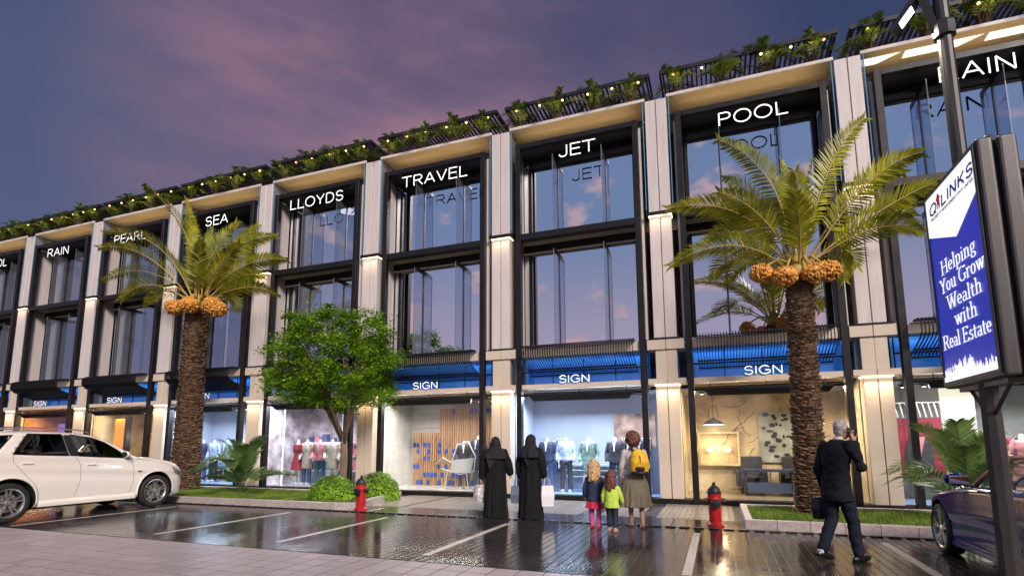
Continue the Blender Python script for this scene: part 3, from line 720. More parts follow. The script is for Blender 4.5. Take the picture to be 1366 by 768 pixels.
# ------------------------------------------------------------------ vegetation
FROND = M('palm_leaf', (0.20, 0.27, 0.014), 0.40, var=0.40, vscale=2.0, c2=(0.46, 0.46, 0.03), island=0.30, trans=0.36)
ROOFL = M('roof_palm_leaf', (0.085, 0.16, 0.016), 0.5, var=0.4, vscale=3, c2=(0.16, 0.24, 0.025), island=0.3, trans=0.2)
FROND2 = M('young_palm_leaf', (0.15, 0.24, 0.07), 0.42, var=0.3, vscale=2.0, island=0.2, trans=0.3)
RACHIS = M('palm_rachis', (0.42, 0.30, 0.07), 0.5, var=0.2)
BARKC = M('palm_bark', (0.062, 0.036, 0.020), 0.85, var=0.35, vscale=6, bump=0.5, bscale=30)
BARKS = M('palm_boot', (0.075, 0.042, 0.024), 0.8, var=0.5, vscale=9, bump=0.4, bscale=60, c2=(0.17, 0.10, 0.055), island=0.35)
DATE = M('date_fruit', (0.50, 0.185, 0.025), 0.38, var=0.35, vscale=9, island=0.35, c2=(0.72, 0.36, 0.06))
def frond(P0, P1, P2, roll, n=46, ll=0.42, lw=0.017, seed=0, rr=0.022, bare=0.22, droop=0.10, vee=0.35, seg=2, tipness=0.35):
    rd = random.Random(seed); P0, P1, P2 = Vector(P0), Vector(P1), Vector(P2); q = MB()
    C_ = (P1 - P0 * 0.25 - P2 * 0.25) * 2  # P1 is the point at t=.5
    B = lambda t: P0 * (1 - t) ** 2 + C_ * 2 * t * (1 - t) + P2 * t * t
    T = lambda t: ((C_ - P0) * (1 - t) + (P2 - C_) * t).normalized()
    pts = [B(i / 12) for i in range(13)]
    q.tube(pts, [rr * (1 - 0.85 * i / 12) for i in range(13)], 5, mi=1)
    for i in range(n):
        t = bare + (1 - bare) * (i + 0.5) / n
        for sgn in (-1, 1):
            tt = min(0.999, t + rd.uniform(-.004, .004)); p = B(tt); tg = T(tt)
            up = Vector((0, 0, 1)); side = tg.cross(up)
            side = side.normalized() if side.length > 0.05 else Vector((1, 0, 0))
            nrm = side.cross(tg).normalized()
            rot = Matrix.Rotation(roll, 3, tg); side = rot @ side; nrm = rot @ nrm
            u = (tt - bare) / (1 - bare)
            prof = math.sin(math.pi * min(1, (0.12 + 0.88 * u) ** 0.8)) ** 0.6 if u < 0.97 else 0.45
            l = ll * max(tipness, prof) * rd.uniform(.88, 1.08)
            fwd = 0.55 + 0.75 * u + rd.uniform(-.08, .08)
            d = (side * sgn + tg * fwd + nrm * (vee + rd.uniform(-.12, .12))).normalized()
            wv = d.cross(nrm).normalized() * lw * rd.uniform(.85, 1.15)
            if seg == 1:
                q.add([p - wv * .6, p + wv * .6, p + d * l - Vector((0, 0, droop * l))], [(0, 1, 2)], 0)
            else:
                m = p + d * l * 0.5; e = p + d * l - Vector((0, 0, droop * l * 1.4)); m = m - Vector((0, 0, droop * l * .3))
                q.add([p - wv * .5, p + wv * .5, m + wv, m - wv, e], [(0, 1, 2, 3), (3, 2, 4)], 0)
    return q
def px_on(x, y, Y):
    d = _f + _r * ((x - 683) / 722.66) - _u * ((y - 491.5) / 722.66); t = Y / d.y
    return Vector((0, 0, 1.5)) + d * t
def date_palm(label, base, ztop, r0, r1, fr, crown, clusters, lean=0.0, seed=1):
    bx, by, bz = base; t = thing('date_palm', label, 'palm tree', base); rd = random.Random(seed)
    H = ztop - bz; tr = MB(); n = 14
    cx = lambda h: lean * (h / H)
    tr.tube([(cx(H * i / n), 0, H * i / n - .05) for i in range(n + 1)], [(r0 + (r1 - r0) * (i / n) ** 0.6) * 0.86 for i in range(n + 1)], 16)
    trunk = obj('trunk', tr, BARKC, t, smooth=True)
    sc = MB(); rows = int(H / 0.062)
    for i in range(rows):
        z = 0.02 + i * 0.062; r = (r0 + (r1 - r0) * (z / H) ** 0.6) * 0.9; m = 11
        for j in range(m):
            a = 2 * math.pi * (j + (i % 2) * .5 + rd.uniform(-.3, .3)) / m; w = 2 * math.pi * r / m * rd.uniform(.50, .85); h = rd.uniform(.050, .105); o = rd.uniform(.025, .085)
            ca, sa = math.cos(a), math.sin(a); X = cx(z)
            def P(rr, tt, zz): return (X + ca * rr - sa * tt, sa * rr + ca * tt, zz)
            zo = z + rd.uniform(-.02, .02)
            sc.add([P(r - .03, -w, zo - .02), P(r - .03, w, zo - .02), P(r + o * .55, -w * .8, zo + h * .55), P(r + o * .55, w * .8, zo + h * .55), P(r + o, 0, zo + h * .8), P(r, -w * .45, zo + h), P(r, w * .45, zo + h)],
                   [(0, 1, 3, 2), (2, 3, 4), (2, 4, 5), (4, 3, 6), (4, 6, 5), (0, 2, 5), (1, 6, 3)])
    obj('leaf_base_scale', sc, BARKS, trunk, kind='stuff', label='overlapping woody leaf bases covering the trunk')
    # crown shaft
    q = MB(); q.tube([(lean, 0, H - .1), (lean, 0, H + .15), (lean, 0, H + .45)], [r1 * .9, r1 * .8, .08], 12); obj('crown_shaft', q, RACHIS, t, smooth=True)
    B0 = Vector((bx, by, bz))
    for i, (tip, mid, dy, roll) in enumerate(fr):
        P2 = px_on(tip[0], tip[1], by + dy) - B0; P1 = px_on(mid[0], mid[1], by + dy * .55) - B0
        a = math.atan2(P2.y, P2.x); P0 = Vector((lean + math.cos(a) * r1 * .35, math.sin(a) * r1 * .35, crown - bz + rd.uniform(-.05, .12)))
        Ln = (P1 - P0).length + (P2 - P1).length
        q = frond(P0, P1, P2, roll, n=int(14.5 * Ln), ll=0.50, seed=seed * 50 + i, lw=0.0215)
        obj('frond', q, [FROND, RACHIS], t, smooth=False)
    for i, (px, py, dy, s) in enumerate(clusters):
        c = px_on(px, py, by + dy) - B0; q = MB()
        st = MB(); st.tube([(lean, 0, H + .2), (lean + (c.x - lean) * .5, c.y * .5, H + .35), (c.x * .9 + lean * .1, c.y * .9, c.z + s * .6)], [.035, .03, .02], 6)
        cl = obj('date_cluster', st, RACHIS, t)
        for _ in range(330):
            u = rd.uniform(-1, 1); a = rd.uniform(0, 6.283); rr = math.sqrt(1 - u * u); k = s * rd.uniform(.84, 1.0)
            p = c + Vector((rr * math.cos(a) * k * 1.12, rr * math.sin(a) * k, u * k * .92 - .02))
            q.ball(p, (.026, .026, .034), 6, 4)
        q.ball(c, (s * .97, s * .88, s * .82), 12, 8)
        obj('date', q, DATE, cl, kind='stuff', smooth=True, label='packed orange dates of the bunch')
    return t
def zr(ox, oy, s): return lambda x, y: (ox + x / s, oy + y / s)
z1 = zr(860, 150, 3.0725)
frR = [((95, 395), (395, 420), -.5, .9), ((100, 632), (370, 545), -.9, .7), ((262, 520), (420, 490), .9, .8), ((300, 112), (515, 290), .1, 1.1), ((300, 325), (480, 430), -1.0, .6), ((320, 272), (470, 380), 1.1, .9),
       ((615, 240), (640, 430), -1.1, .15), ((900, 25), (745, 260), .0, -1.1), ((1130, 165), (890, 320), -.5, -.9), ((1195, 285), (940, 420), .2, -.9), ((1140, 492), (930, 480), -.7, -.7), ((870, 635), (800, 560), .7, -.6),
       ((278, 672), (400, 595), .7, .6), ((1105, 425), (930, 430), 1.1, -.8), ((1070, 250), (860, 330), 1.3, -.9), ((620, 340), (635, 480), -1.4, 0.0), ((505, 250), (570, 400), 1.0, .7), ((770, 170), (700, 360), 1.2, -.7),
       ((690, 190), (665, 390), .2, -.4), ((820, 690), (760, 590), 1.1, -.5), ((340, 700), (440, 600), 1.2, .5), ((560, 200), (600, 400), .5, .5)]
frR = [(z1(*a), z1(*b), c, d) for a, b, c, d in frR]
date_palm('date palm with orange fruit clusters in the lawn bed beside the man in the suit', (1.66, 12.4, 0.08), 4.95, 0.315, 0.25, frR, 5.0,
          [(1015, 363, -.30, .205), (1047, 367, -.45, .215), (1104, 360, -.35, .225), (1085, 362, -.42, .20), (1078, 371, .3, .18)], lean=0.08, seed=3)
z2 = zr(110, 250, 4.0414)
frL = [((108, 245), (400, 315), -.2, .95), ((85, 325), (350, 375), -.8, .8), ((100, 505), (350, 455), .3, .8), ((205, 605), (380, 525), -.6, .6), ((385, 25), (575, 300), -.6, .9), ((835, 185), (690, 390), .4, -.8),
       ((1045, 262), (810, 350), .4, -1.0), ((1105, 392), (860, 430), -.3, -.9), ((1065, 590), (870, 540), -.4, -.7), ((850, 300), (730, 440), -1.2, -.6), ((840, 660), (770, 580), 1.0, -.5), ((700, 215), (650, 400), 1.1, -.4),
       ((440, 320), (530, 450), 1.2, .6), ((560, 60), (600, 330), .9, .3), ((640, 280), (625, 450), -1.4, .1), ((950, 200), (780, 380), 1.2, -.8), ((330, 640), (450, 560), 1.1, .5), ((980, 480), (820, 490), 1.0, -.8)]
frL = [(z2(*a), z2(*b), c * 1.3, d) for a, b, c, d in frL]
date_palm('date palm with orange fruit clusters behind the nose of the white car', (-15.78, 12.6, 0.08), 5.95, 0.47, 0.33, frL, 6.0,
          [(233, 409, -.45, .27), (253, 406, -.55, .27), (283, 406, -.45, .27), (290, 411, -.35, .27), (262, 400, .35, .24)], lean=-0.05, seed=5)

def rosette(label, name, loc, n, length, h, mat, seed, fixed=None, cat='plant', nl=26, ll=0.30, lw=0.016, group=None):
    t = thing(name, label, cat, loc, 0, group); rd = random.Random(seed)
    for i in range(n):
        a = 2 * math.pi * i / n + rd.uniform(-.25, .25); el = rd.uniform(.35, 1.42); L_ = length * rd.uniform(.8, 1.05)
        d = Vector((math.cos(a), math.sin(a), 0)); rise = math.sin(el) * L_; out_ = math.cos(el) * L_
        P0 = d * .04 + Vector((0, 0, .05)); P1 = d * out_ * .42 + Vector((0, 0, rise * .72)); P2 = d * out_ + Vector((0, 0, rise * (1.0 if el > .9 else .62)))
        q = frond(P0, P1, P2, rd.uniform(-.5, .5), n=nl, ll=ll, lw=lw, seed=seed * 99 + i, rr=.012, bare=.24, vee=.25)
        obj('frond', q, [mat, mat], t)
    q = MB(); q.lathe([(.07, 0), (.085, .05), (.05, .14), (.01, .18)], 8); obj('stem', q, BARKC, t)
    return t
rosette('low fan-leaved palm in the lawn bed between the left palm trunk and the round bush', 'fan_palm', (-13.0, 12.2, 0.09), 19, 1.75, 1.5, FROND2, 21, nl=44, ll=.46, lw=.0155)
rosette('low feathery palm in the lawn bed behind the fender of the blue car', 'fan_palm', (4.12, 12.2, 0.09), 19, 1.80, 1.7, FROND2, 24, nl=40, ll=.42, lw=.0125)
rosette('small dark feathery plant right of the low palm behind the blue car windscreen', 'fan_palm', (5.6, 11.7, 0.09), 13, 1.1, 1.2, FROND, 27, nl=26, ll=.3, lw=.016)

# roof palms: four per bay, one shared mesh
rp = []
for v in range(3):
    q = MB(); rd = random.Random(60 + v)
    for i in range(15):
        a = 2 * math.pi * i / 15 + rd.uniform(-.2, .2); el = rd.uniform(.45, 1.45); L_ = rd.uniform(.62, .86); d = Vector((math.cos(a), math.sin(a), 0)); rise = math.sin(el) * L_; o_ = math.cos(el) * L_
        f = frond(d * .03, d * o_ * .42 + Vector((0, 0, rise * .68)), d * o_ + Vector((0, 0, rise * (.8 if el > .9 else .35))), rd.uniform(-.5, .5), n=15, ll=.19, lw=.013, seed=v * 40 + i, rr=.012, bare=.2)
        off = len(q.v); q.v += f.v; q.f += [tuple(j + off for j in ff) for ff in f.f]; q.m += f.m
    q.lathe([(.05, -.05), (.06, .03), (.02, .1)], 6, mi=1)
    me = q.mesh('roof_palm'); me.materials.append(ROOFL); me.materials.append(BARKC); rp.append(me)
bayword = {-3: 'far left end', -2: 'second bay from the left end', -1: 'leftmost POOL bay', 0: 'left RAIN bay', 1: 'PEARL bay', 2: 'SEA bay', 3: 'LLOYDS bay', 4: 'TRAVEL bay', 5: 'JET bay', 6: 'right POOL bay', 7: 'right RAIN bay', 8: 'bay beyond the billboard'}
ordw = ['first', 'second', 'third', 'fourth', 'fifth', 'sixth']
for k in range(K0, K1):
    for i, dx in enumerate((0.56, 1.72, 2.84, 3.92)):
        o = obj('roof_palm', rp[(k * 4 + i) % 3], None, None, loc=(jx(k) + dx, FY + .26, 10.98), rot=(0, 0, (k * 7 + i * 2.3) % 6.28), scale=1.34 + .10 * ((k * 3 + i) % 3 - 1))
        tag(o, '%s roof-edge palm from the left above the %s' % (ordw[i], bayword[k]), 'palm', 'small palms along the roof edge')
    st = thing('string_light', 'string of six warm bulbs under the pergola above the ' + bayword[k], 'string light', (jx(k), FY, 11.55), 0, 'light strings along the pergola')
    q = MB(); pts = []
    for i in range(13): x = 0.2 + i * (BAY - .4) / 12; pts.append((x, .06, .03 - .03 * math.sin(i * math.pi / 2) ** 2))
    q.tube(pts, .006, 4); obj('cable', q, MT['black'], st)
    q = MB(); q.ball((0, 0, 0), .036, 8, 6); bme = q.mesh('bulb', True); bme.materials.append(MT['bulb'])
    for dx in (.51, 1.25, 1.95, 2.71, 3.41, 4.15): obj('bulb', bme, None, st, loc=(dx, .06, -.03))
    add_light('AREA', (jx(k) + BAY / 2, FY + .02, 11.52), 10, (1.0, .62, .28), 4.0, .05, (0, 0, 0), 'string_glow')

# round leafy tree
LEAF = M('tree_leaf', (0.085, 0.21, 0.010), 0.42, var=0.4, vscale=2.2, c2=(0.24, 0.44, 0.018), island=0.4, trans=0.3)
TBARK = M('tree_bark', (0.16, 0.115, 0.075), 0.85, var=0.35, vscale=6, bump=0.6, bscale=22, stretch=(2, 2, .5))
def leafy(label, loc, trunk_h, crown_c, crown_r, nclump, per, seed, limbs=9, r=0.115, name='leafy_tree'):
    t = thing(name, label, 'tree', loc); rd = random.Random(seed); q = MB()
    cc = Vector(crown_c); cr = Vector(crown_r)
    q.tube([(0, 0, -.05), (.03, 0, .3), (.06, .0, trunk_h * .7), (.02, .02, trunk_h)], [r * 1.35, r, r * .85, r * .75], 10)
    ends = []
    for i in range(limbs):
        a = 2 * math.pi * i / limbs + rd.uniform(-.3, .3); e = Vector((math.cos(a) * cr.x * .55, math.sin(a) * cr.y * .55, rd.uniform(-.1, .6) * cr.z)) + cc
        s = Vector((.02, .02, trunk_h * rd.uniform(.8, 1.0))); m = s.lerp(e, .45) + Vector((rd.uniform(-.1, .1), rd.uniform(-.1, .1), .15))
        q.tube([s, m, e], [r * .5, r * .3, r * .1], 6); ends.append((m, e))
        for _ in range(3):
            e2 = m.lerp(e, rd.uniform(.2, .9)) + Vector((rd.uniform(-1, 1) * .5, rd.uniform(-1, 1) * .5, rd.uniform(0, .6)))
            q.tube([m, m.lerp(e2, .5) + Vector((0, 0, .06)), e2], [r * .22, r * .13, r * .04], 5)
    obj('trunk', q, TBARK, t, smooth=True)
    lf = MB()
    for c in range(nclump):
        while True:
            v = Vector((rd.uniform(-1, 1), rd.uniform(-1, 1), rd.uniform(-1, 1)))
            if v.length < 1: break
        v = v.normalized() * (v.length ** .45)
        k_ = .86 + .34 * noise.noise(v.normalized() * 2.1 + Vector((seed, 0, 3))) - (.10 if v.z < -.3 else 0)
        p = cc + Vector((v.x * cr.x, v.y * cr.y, v.z * cr.z)) * k_
        s = rd.uniform(.15, .30)
        for _ in range(per):
            w = Vector((rd.gauss(0, 1), rd.gauss(0, 1), rd.gauss(0, .55))) * s * .62; c_ = p + w
            n = Vector((rd.gauss(0, .6), rd.gauss(0, .6), 1)).normalized(); a = Vector((rd.gauss(0, 1), rd.gauss(0, 1), rd.gauss(0, .3))); a = (a - n * a.dot(n)).normalized(); b = n.cross(a)
            l = rd.uniform(.065, .11); wd = l * .30
            lf.add([c_ - a * l * .5, c_ + b * wd, c_ + a * l * .5 - n * l * .1, c_ - b * wd], [(0, 1, 2), (0, 2, 3)])
    obj('crown', lf, LEAF, t); return t
leafy('round bright green leafy tree standing between the low fan palm and the round bushes', (-10.12, 13.0, 0.08), 1.55, (-.42, 0, 3.72), (2.4, 1.7, 1.95), 330, 115, 11)
leafy('leafy green tree at the right edge behind the billboard pole and blue car', (7.15, 13.0, 0.08), 1.6, (-.2, 0, 3.1), (2.05, 1.7, 1.5), 190, 120, 12)
def bush(label, loc, rx, ry, rz, seed, n=5200):
    t = thing('round_bush', label, 'bush', loc); rd = random.Random(seed); lf = MB()
    for _ in range(n):
        u = rd.uniform(-.15, 1); a = rd.uniform(0, 6.283); rr = math.sqrt(max(0, 1 - u * u)); d = Vector((rr * math.cos(a), rr * math.sin(a), u))
        k = rd.uniform(.80, 1.0) * (1 + .10 * noise.noise(d * 3 + Vector((seed, 0, 0)))); c_ = Vector((d.x * rx * k, d.y * ry * k, d.z * rz * k + .02))
        n_ = (d + Vector((rd.gauss(0, .5), rd.gauss(0, .5), rd.gauss(0, .5) + .3))).normalized(); a_ = n_.orthogonal().normalized(); a_ = Matrix.Rotation(rd.uniform(0, 6.28), 3, n_) @ a_; b = n_.cross(a_)
        l = rd.uniform(.04, .07); wd = l * .33
        lf.add([c_ - a_ * l * .5, c_ + b * wd, c_ + a_ * l * .5 - n_ * .01, c_ - b * wd], [(0, 1, 2), (0, 2, 3)])
    obj('foliage', lf, LEAF, t)
    q = MB(); q.ball((0, 0, rz * .35), (rx * .72, ry * .72, rz * .5), 14, 9); obj('branch_core', q, M('bush_core', (.02, .035, .01), .9), t, smooth=True)
bush('round clipped green bush nearest the kerb, left of the hydrant', (-9.35, 11.65, .08), .66, .6, .62, 31)
bush('round clipped green bush behind the left red hydrant', (-8.85, 12.85, .08), .70, .6, .66, 32)
bush('low rounded shrub left of the blue car windscreen beside the feathery palm', (5.1, 12.6, .08), .5, .5, .5, 33, 3000)
# ------------------------------------------------------------------ shops behind the glass
def limb(q, pts, rad, n=10):
    q.tube(pts, rad, n)
    rr = rad if isinstance(rad, (list, tuple)) else [rad] * len(pts)
    for p, r in zip(pts, rr): q.ball(p, r, n, 6)
def loft(q, rings, n=20, ripple=0.0, freq=9, seed=0, mi=None):
    """rings: (x, y, z, rx, ry)"""
    vs = []
    z0, z1 = rings[0][2], rings[-1][2]
    for (x, y, z, rx, ry) in rings:
        f = (z - z0) / (z1 - z0) if z1 != z0 else 0
        for j in range(n):
            t = 2 * math.pi * j / n
            k = 1 + ripple * (1 - f) * (math.sin(freq * t + seed + 1.5 * f) * .6 + math.sin((freq // 2) * t + seed * 2 - 2 * f) * .5)
            vs.append((x + rx * math.cos(t) * k, y + ry * math.sin(t) * k, z))
    K = len(rings)
    fs = [(i * n + j, i * n + (j + 1) % n, (i + 1) * n + (j + 1) % n, (i + 1) * n + j) for i in range(K - 1) for j in range(n)]
    fs += [tuple(range(n))[::-1], tuple((K - 1) * n + j for j in range(n))]
    q.add(vs, fs, mi)
MANN = M('mannequin_white', (0.75, 0.73, 0.70), 0.35)
def mannequin_meshes(kind):
    res = []
    b = MB(); limb(b, [(0, 0, 1.35), (0, 0, 1.50)], [.06, .052]); limb(b, [(-.09, 0, .9), (-.10, .02, .48), (-.10, 0, .08)], [.075, .05, .035]); limb(b, [(.09, 0, .9), (.11, .02, .48), (.12, 0, .08)], [.075, .05, .035])
    b.box(-.14, -.06, -.16, .08, 0, .06); b.box(.07, .15, -.16, .08, 0, .06)
    loft(b, [(0, 0, .85, .15, .11), (0, 0, 1.1, .13, .09), (0, 0, 1.3, .17, .11), (0, 0, 1.40, .14, .08)], 14)
    for s in (-1, 1): limb(b, [(s * .18, 0, 1.36), (s * .24, .02, 1.08), (s * .22, -.10, .86)], [.05, .04, .03])
    res.append(('body', remeshed(b, .02, 3, 'body'), MANN))
    if kind in ('jacket', 'shirt', 'coat'):
        q = MB(); zb = {'jacket': .82, 'shirt': .88, 'coat': .55}[kind]
        loft(q, [(0, 0, zb, .20, .145), (0, 0, 1.02, .175, .13), (0, 0, 1.25, .20, .14), (0, 0, 1.38, .19, .11), (0, 0, 1.44, .09, .08)], 16, .05, 7)
        for s in (-1, 1): limb(q, [(s * .18, 0, 1.36), (s * .26, .02, 1.09), (s * .24, -.09, .90)], [.075, .062, .055])
        res.append(('jacket' if kind != 'coat' else 'coat', remeshed(q, .022, 2, 'jacket', disp=lambda c: .006 * noise.noise(c * 14)), None))
        q = MB()
        for s in (-1, 1): limb(q, [(s * .09, 0, .92), (s * .11, .02, .5), (s * .12, .0, .10)], [.095, .075, .068])
        res.append(('trousers', remeshed(q, .022, 2, 'trousers', disp=lambda c: .006 * noise.noise(c * 12)), None))
        q = MB(); q.add([(-.05, -.135, 1.42), (.05, -.135, 1.42), (0, -.165, 1.12)], [(0, 1, 2)]); q.add([(-.012, -.15, 1.40), (.012, -.15, 1.40), (.018, -.172, 1.15), (-.018, -.172, 1.15)], [(0, 1, 2, 3)])
        res.append(('shirt_front', q.mesh('shirt_front'), MANN))
    else:
        q = MB(); loft(q, [(0, 0, .50, .27, .21), (0, 0, .80, .20, .16), (0, 0, 1.04, .14, .11), (0, 0, 1.25, .175, .13), (0, 0, 1.38, .15, .10)], 18, .10, 9)
        for s in (-1, 1): limb(q, [(s * .17, 0, 1.35), (s * .23, .02, 1.12)], [.07, .06])
        res.append(('dress', remeshed(q, .022, 2, 'dress', disp=lambda c: .008 * noise.noise(c * 10)), None))
    return res
PROTO = {k: mannequin_meshes(k) for k in ('jacket', 'shirt', 'coat', 'dress')}
def cloth(name, c, var=.25, vs=12): return M(name, c, .75, var=var, vscale=vs)
CL = {'navy': cloth('navy_cloth', (.020, .028, .075)), 'denim': cloth('denim_cloth', (.05, .10, .26)), 'paleblue': cloth('pale_blue_cloth', (.42, .52, .78)), 'darkgrey': cloth('charcoal_cloth', (.035, .035, .045)),
      'green': cloth('green_grey_cloth', (.18, .27, .25), .7, 7), 'white': cloth('white_cloth', (.7, .7, .72)), 'pink': cloth('pink_cloth', (.65, .22, .25)), 'cream': cloth('cream_lace', (.62, .55, .42), .4, 40),
      'red': cloth('red_cloth', (.35, .03, .04)), 'teal': cloth('teal_cloth', (.04, .14, .20)), 'brown': cloth('brown_cloth', (.10, .05, .03))}
def mannequin(kind, x, y, z, rz, top, bot, label, s=1.0, group=None):
    t = thing('mannequin', label, 'mannequin', (x, y, z), rz, group); t.scale = (s, s, s)
    for n, me, mt in PROTO[kind]:
        o = obj(n, me, None, t)
        m = mt or (CL[top] if n in ('jacket', 'coat', 'dress') else CL[bot])
        if not me.materials: me.materials.append(m)
        o.material_slots[0].link = 'OBJECT'; o.material_slots[0].material = m
    return t
def room(k, wall, floor, lightc, energy, depth=2.9, ceilc=(.5, .5, .5), side=None, spots=()):
    cx = jx(k) + HW; x0, x1 = cx - HW + .30, cx + HW - .30; y0, y1 = FY + .42, FY + depth
    q = MB(); q.box(x0, x1, y1, y1 + .05, .1, 2.96); r = obj('shop_room', q, wall, bld)
    q = MB(); q.box(x0, x1, y0 - .02, y1, .06, .118); obj('floor', q, floor, r)
    q = MB(); q.box(x0, x1, y0 + .3, y1, 2.88, 2.92); obj('ceiling', q, M('shop_ceiling', ceilc, .6), r)
    for xx in (x0 - .04, x1): q = MB(); q.box(xx, xx + .04, y0, y1 + .05, .1, 2.96); obj('side_wall', q, side or wall, r)
    add_light('AREA', (cx, FY + .75, 2.84), energy * 1.9, lightc, 3.2, .25, (R(-18), 0, 0), 'shop_light')
    return cx, r
# glass fronts
for k in range(K0, K1):
    cx = jx(k) + HW
    sf = None
    for i, (a_, b_) in enumerate(((-HW + .29, -HW + .50), (-HW + .65, -.55), (-.545, .60), (.605, HW - .65), (HW - .50, HW - .29))):
        q = MB(); q.box(a_, b_, FY + .20, FY + .212, .112, 2.80)
        if sf is None: sf = obj('shop_window', q, MT['shopglass'], bld, loc=(cx, 0, 0))
        else: obj('pane', q, MT['shopglass'], sf)
W_blue = M('pale_blue_wall', (.50, .55, .66), .5, var=.12, vscale=.6)
F_blue = M('blue_floor', (.25, .38, .62), .25)
W_marble = M('veined_marble', (.50, .40, .25), .3, var=.3, vscale=1.2, c2=(.62, .52, .34))
WOOD = M('wood_slat', (.50, .27, .13), .5, var=.25, vscale=4, stretch=(3, 3, .5), island=.25)
COOL = (.72, .83, 1.0); WARMS = (1.0, .80, .56)
def suits(k, e, tagw):
    cx, r = room(k, W_blue, F_blue, COOL, e, depth=2.1)
    q = MB(); q.box(cx + .55, cx + 1.75, FY + 1.98, FY + 2.04, 1.35, 2.35); pc = obj('picture', q, M('brown_picture', (.16, .075, .04), .6, var=.8, vscale=1.6, c2=(.5, .3, .22)), None)
    tag(pc, 'brown landscape picture on the back wall of the ' + tagw, 'picture')
    sp = [(-1.28, 'jacket', 'navy', 'denim', 'navy jacket and blue jeans'), (-.72, 'shirt', 'paleblue', 'darkgrey', 'pale blue shirt and charcoal trousers'), (-.05, 'coat', 'green', 'white', 'grey-green print top'),
          (.72, 'jacket', 'darkgrey', 'navy', 'charcoal jacket and navy trousers'), (1.38, 'coat', 'navy', 'brown', 'long navy coat')]
    for x, kd, a_, b_, w in sp: mannequin(kd, cx + x, FY + 1.15, .12, R(8 * math.sin(x * 5)), a_, b_, 'headless mannequin in %s in the %s' % (w, tagw))
    q = MB()
    for i in range(3): q.box(cx - 1.5, cx + 1.5, FY + 1.9, FY + 2.05, .5 + i * .18, .52 + i * .18)
    obj('display_rail', q, MT['white'], r)
suits(5, 165, 'JET bay window')
suits(2, 130, 'SEA bay window')
# wood-slat display
cx, r = room(4, M('white_shop_wall', (.62, .60, .58), .6, var=.1), M('pale_shop_floor', (.6, .58, .55), .2), (1, .92, .82), 105, depth=2.3)
wl = thing('slat_wall', 'wall of upright timber slats with blue tiles behind the TRAVEL bay window', 'display wall', (cx, FY + 2.1, .12))
q = MB(); q.box(-.022, .022, -.02, .02, 0, 1.75); sA = q.mesh('slat'); sA.materials.append(WOOD)
q = MB(); q.box(-.022, .022, -.02, .02, 0, 2.55); sB = q.mesh('slat'); sB.materials.append(WOOD)
q = MB(); q.box(-.05, .05, -.035, -.022, -.075, .075); bt = q.mesh('blue_tile'); bt.materials.append(M('blue_tile', (.02, .07, .42), .3, island=.5))
rd = random.Random(9)
for i in range(42):
    x = -1.75 + i * .084
    obj('slat', sA if x < -.75 else sB, None, wl, loc=(x, 0, 0))
for zz in (.1, .35, .62, .9, 1.12, 1.34, 1.60, 2.45):
    for i in range(26):
        x = -1.72 + i * .135
        if rd.random() < .38 and (zz < 1.4 or zz > 2.4 and x > -.75): obj('blue_tile', bt, None, wl, loc=(x, 0, zz))
mannequin('jacket', cx + .55, FY + 1.25, .12, .3, 'darkgrey', 'darkgrey', 'dark mannequin on the left in the slatted wood display', .95)
mannequin('coat', cx + 1.0, FY + 1.35, .12, -.2, 'navy', 'teal', 'taller dark mannequin on the right in the slatted wood display', 1.05)
t = thing('display_frame', 'white bent-tube sculpture standing before the mannequins in the slatted wood display', 'sculpture', (cx + .5, FY + .9, .12))
q = MB(); q.tube([(-.75, 0, .75), (-.5, 0, .95), (-.2, 0, .80), (0, 0, 1.35), (.35, 0, 1.45), (.6, 0, 1.0), (.55, 0, .55), (.1, 0, .45), (-.3, 0, .55), (-.6, 0, .62)], .022, 8); obj('tube', q, MANN, t, smooth=True)
q = MB(); q.prism([(-.25, .50), (.45, .50), (.55, .95), (-.15, .88)], -.04, .04); obj('seat', q, MANN, t)
for s in (-.35, .3): q = MB(); q.tube([(s, 0, .52), (s * 1.25, 0, 0)], .018, 6); obj('leg', q, MANN, t)
# dresses
cx, r = room(3, M('rose_wall', (.36, .26, .30), .6, var=.5, vscale=2.2, c2=(.62, .58, .62)), M('grey_shop_floor', (.35, .36, .42), .3), (.92, .90, 1.0), 95, depth=2.2)
for x in (-1.42, 1.05):
    q = MB(); q.tube([(cx + x, FY + .55, .12), (cx + x, FY + .55, 2.75)], .020, 8); tb_ = obj('light_tube', q, emat('white_tube', (.8, .9, 1), 2.2), None); tag(tb_, 'upright white light tube at the %s of the dress window' % ('left' if x < 0 else 'right'), 'light tube')
for i, (x, kd, a_, b_, w) in enumerate(((-.85, 'coat', 'cream', 'denim', 'cream lace coat over jeans'), (-.30, 'jacket', 'pink', 'teal', 'pink jacket and teal trousers'), (.22, 'coat', 'cream', 'white', 'cream coat over white trousers'), (.80, 'dress', 'pink', 'red', 'flared pink dress'), (-1.25, 'dress', 'red', 'red', 'dark red dress'), (1.45, 'shirt', 'brown', 'denim', 'brown top and jeans'))):
    mannequin(kd, cx + x, FY + 1.1, .12, .3 * math.sin(i), a_, b_, 'headless mannequin in %s in the LLOYDS bay window' % w)
q = MB()
for i in range(3): q.box(cx - 1.6, cx + 1.6, FY + 1.75, FY + 2.05, .55 + i * .5, .58 + i * .5)
obj('shelf', q, MT['white'], r)
gm = [CL[n] for n in ('red', 'teal', 'pink', 'denim', 'white', 'brown')]
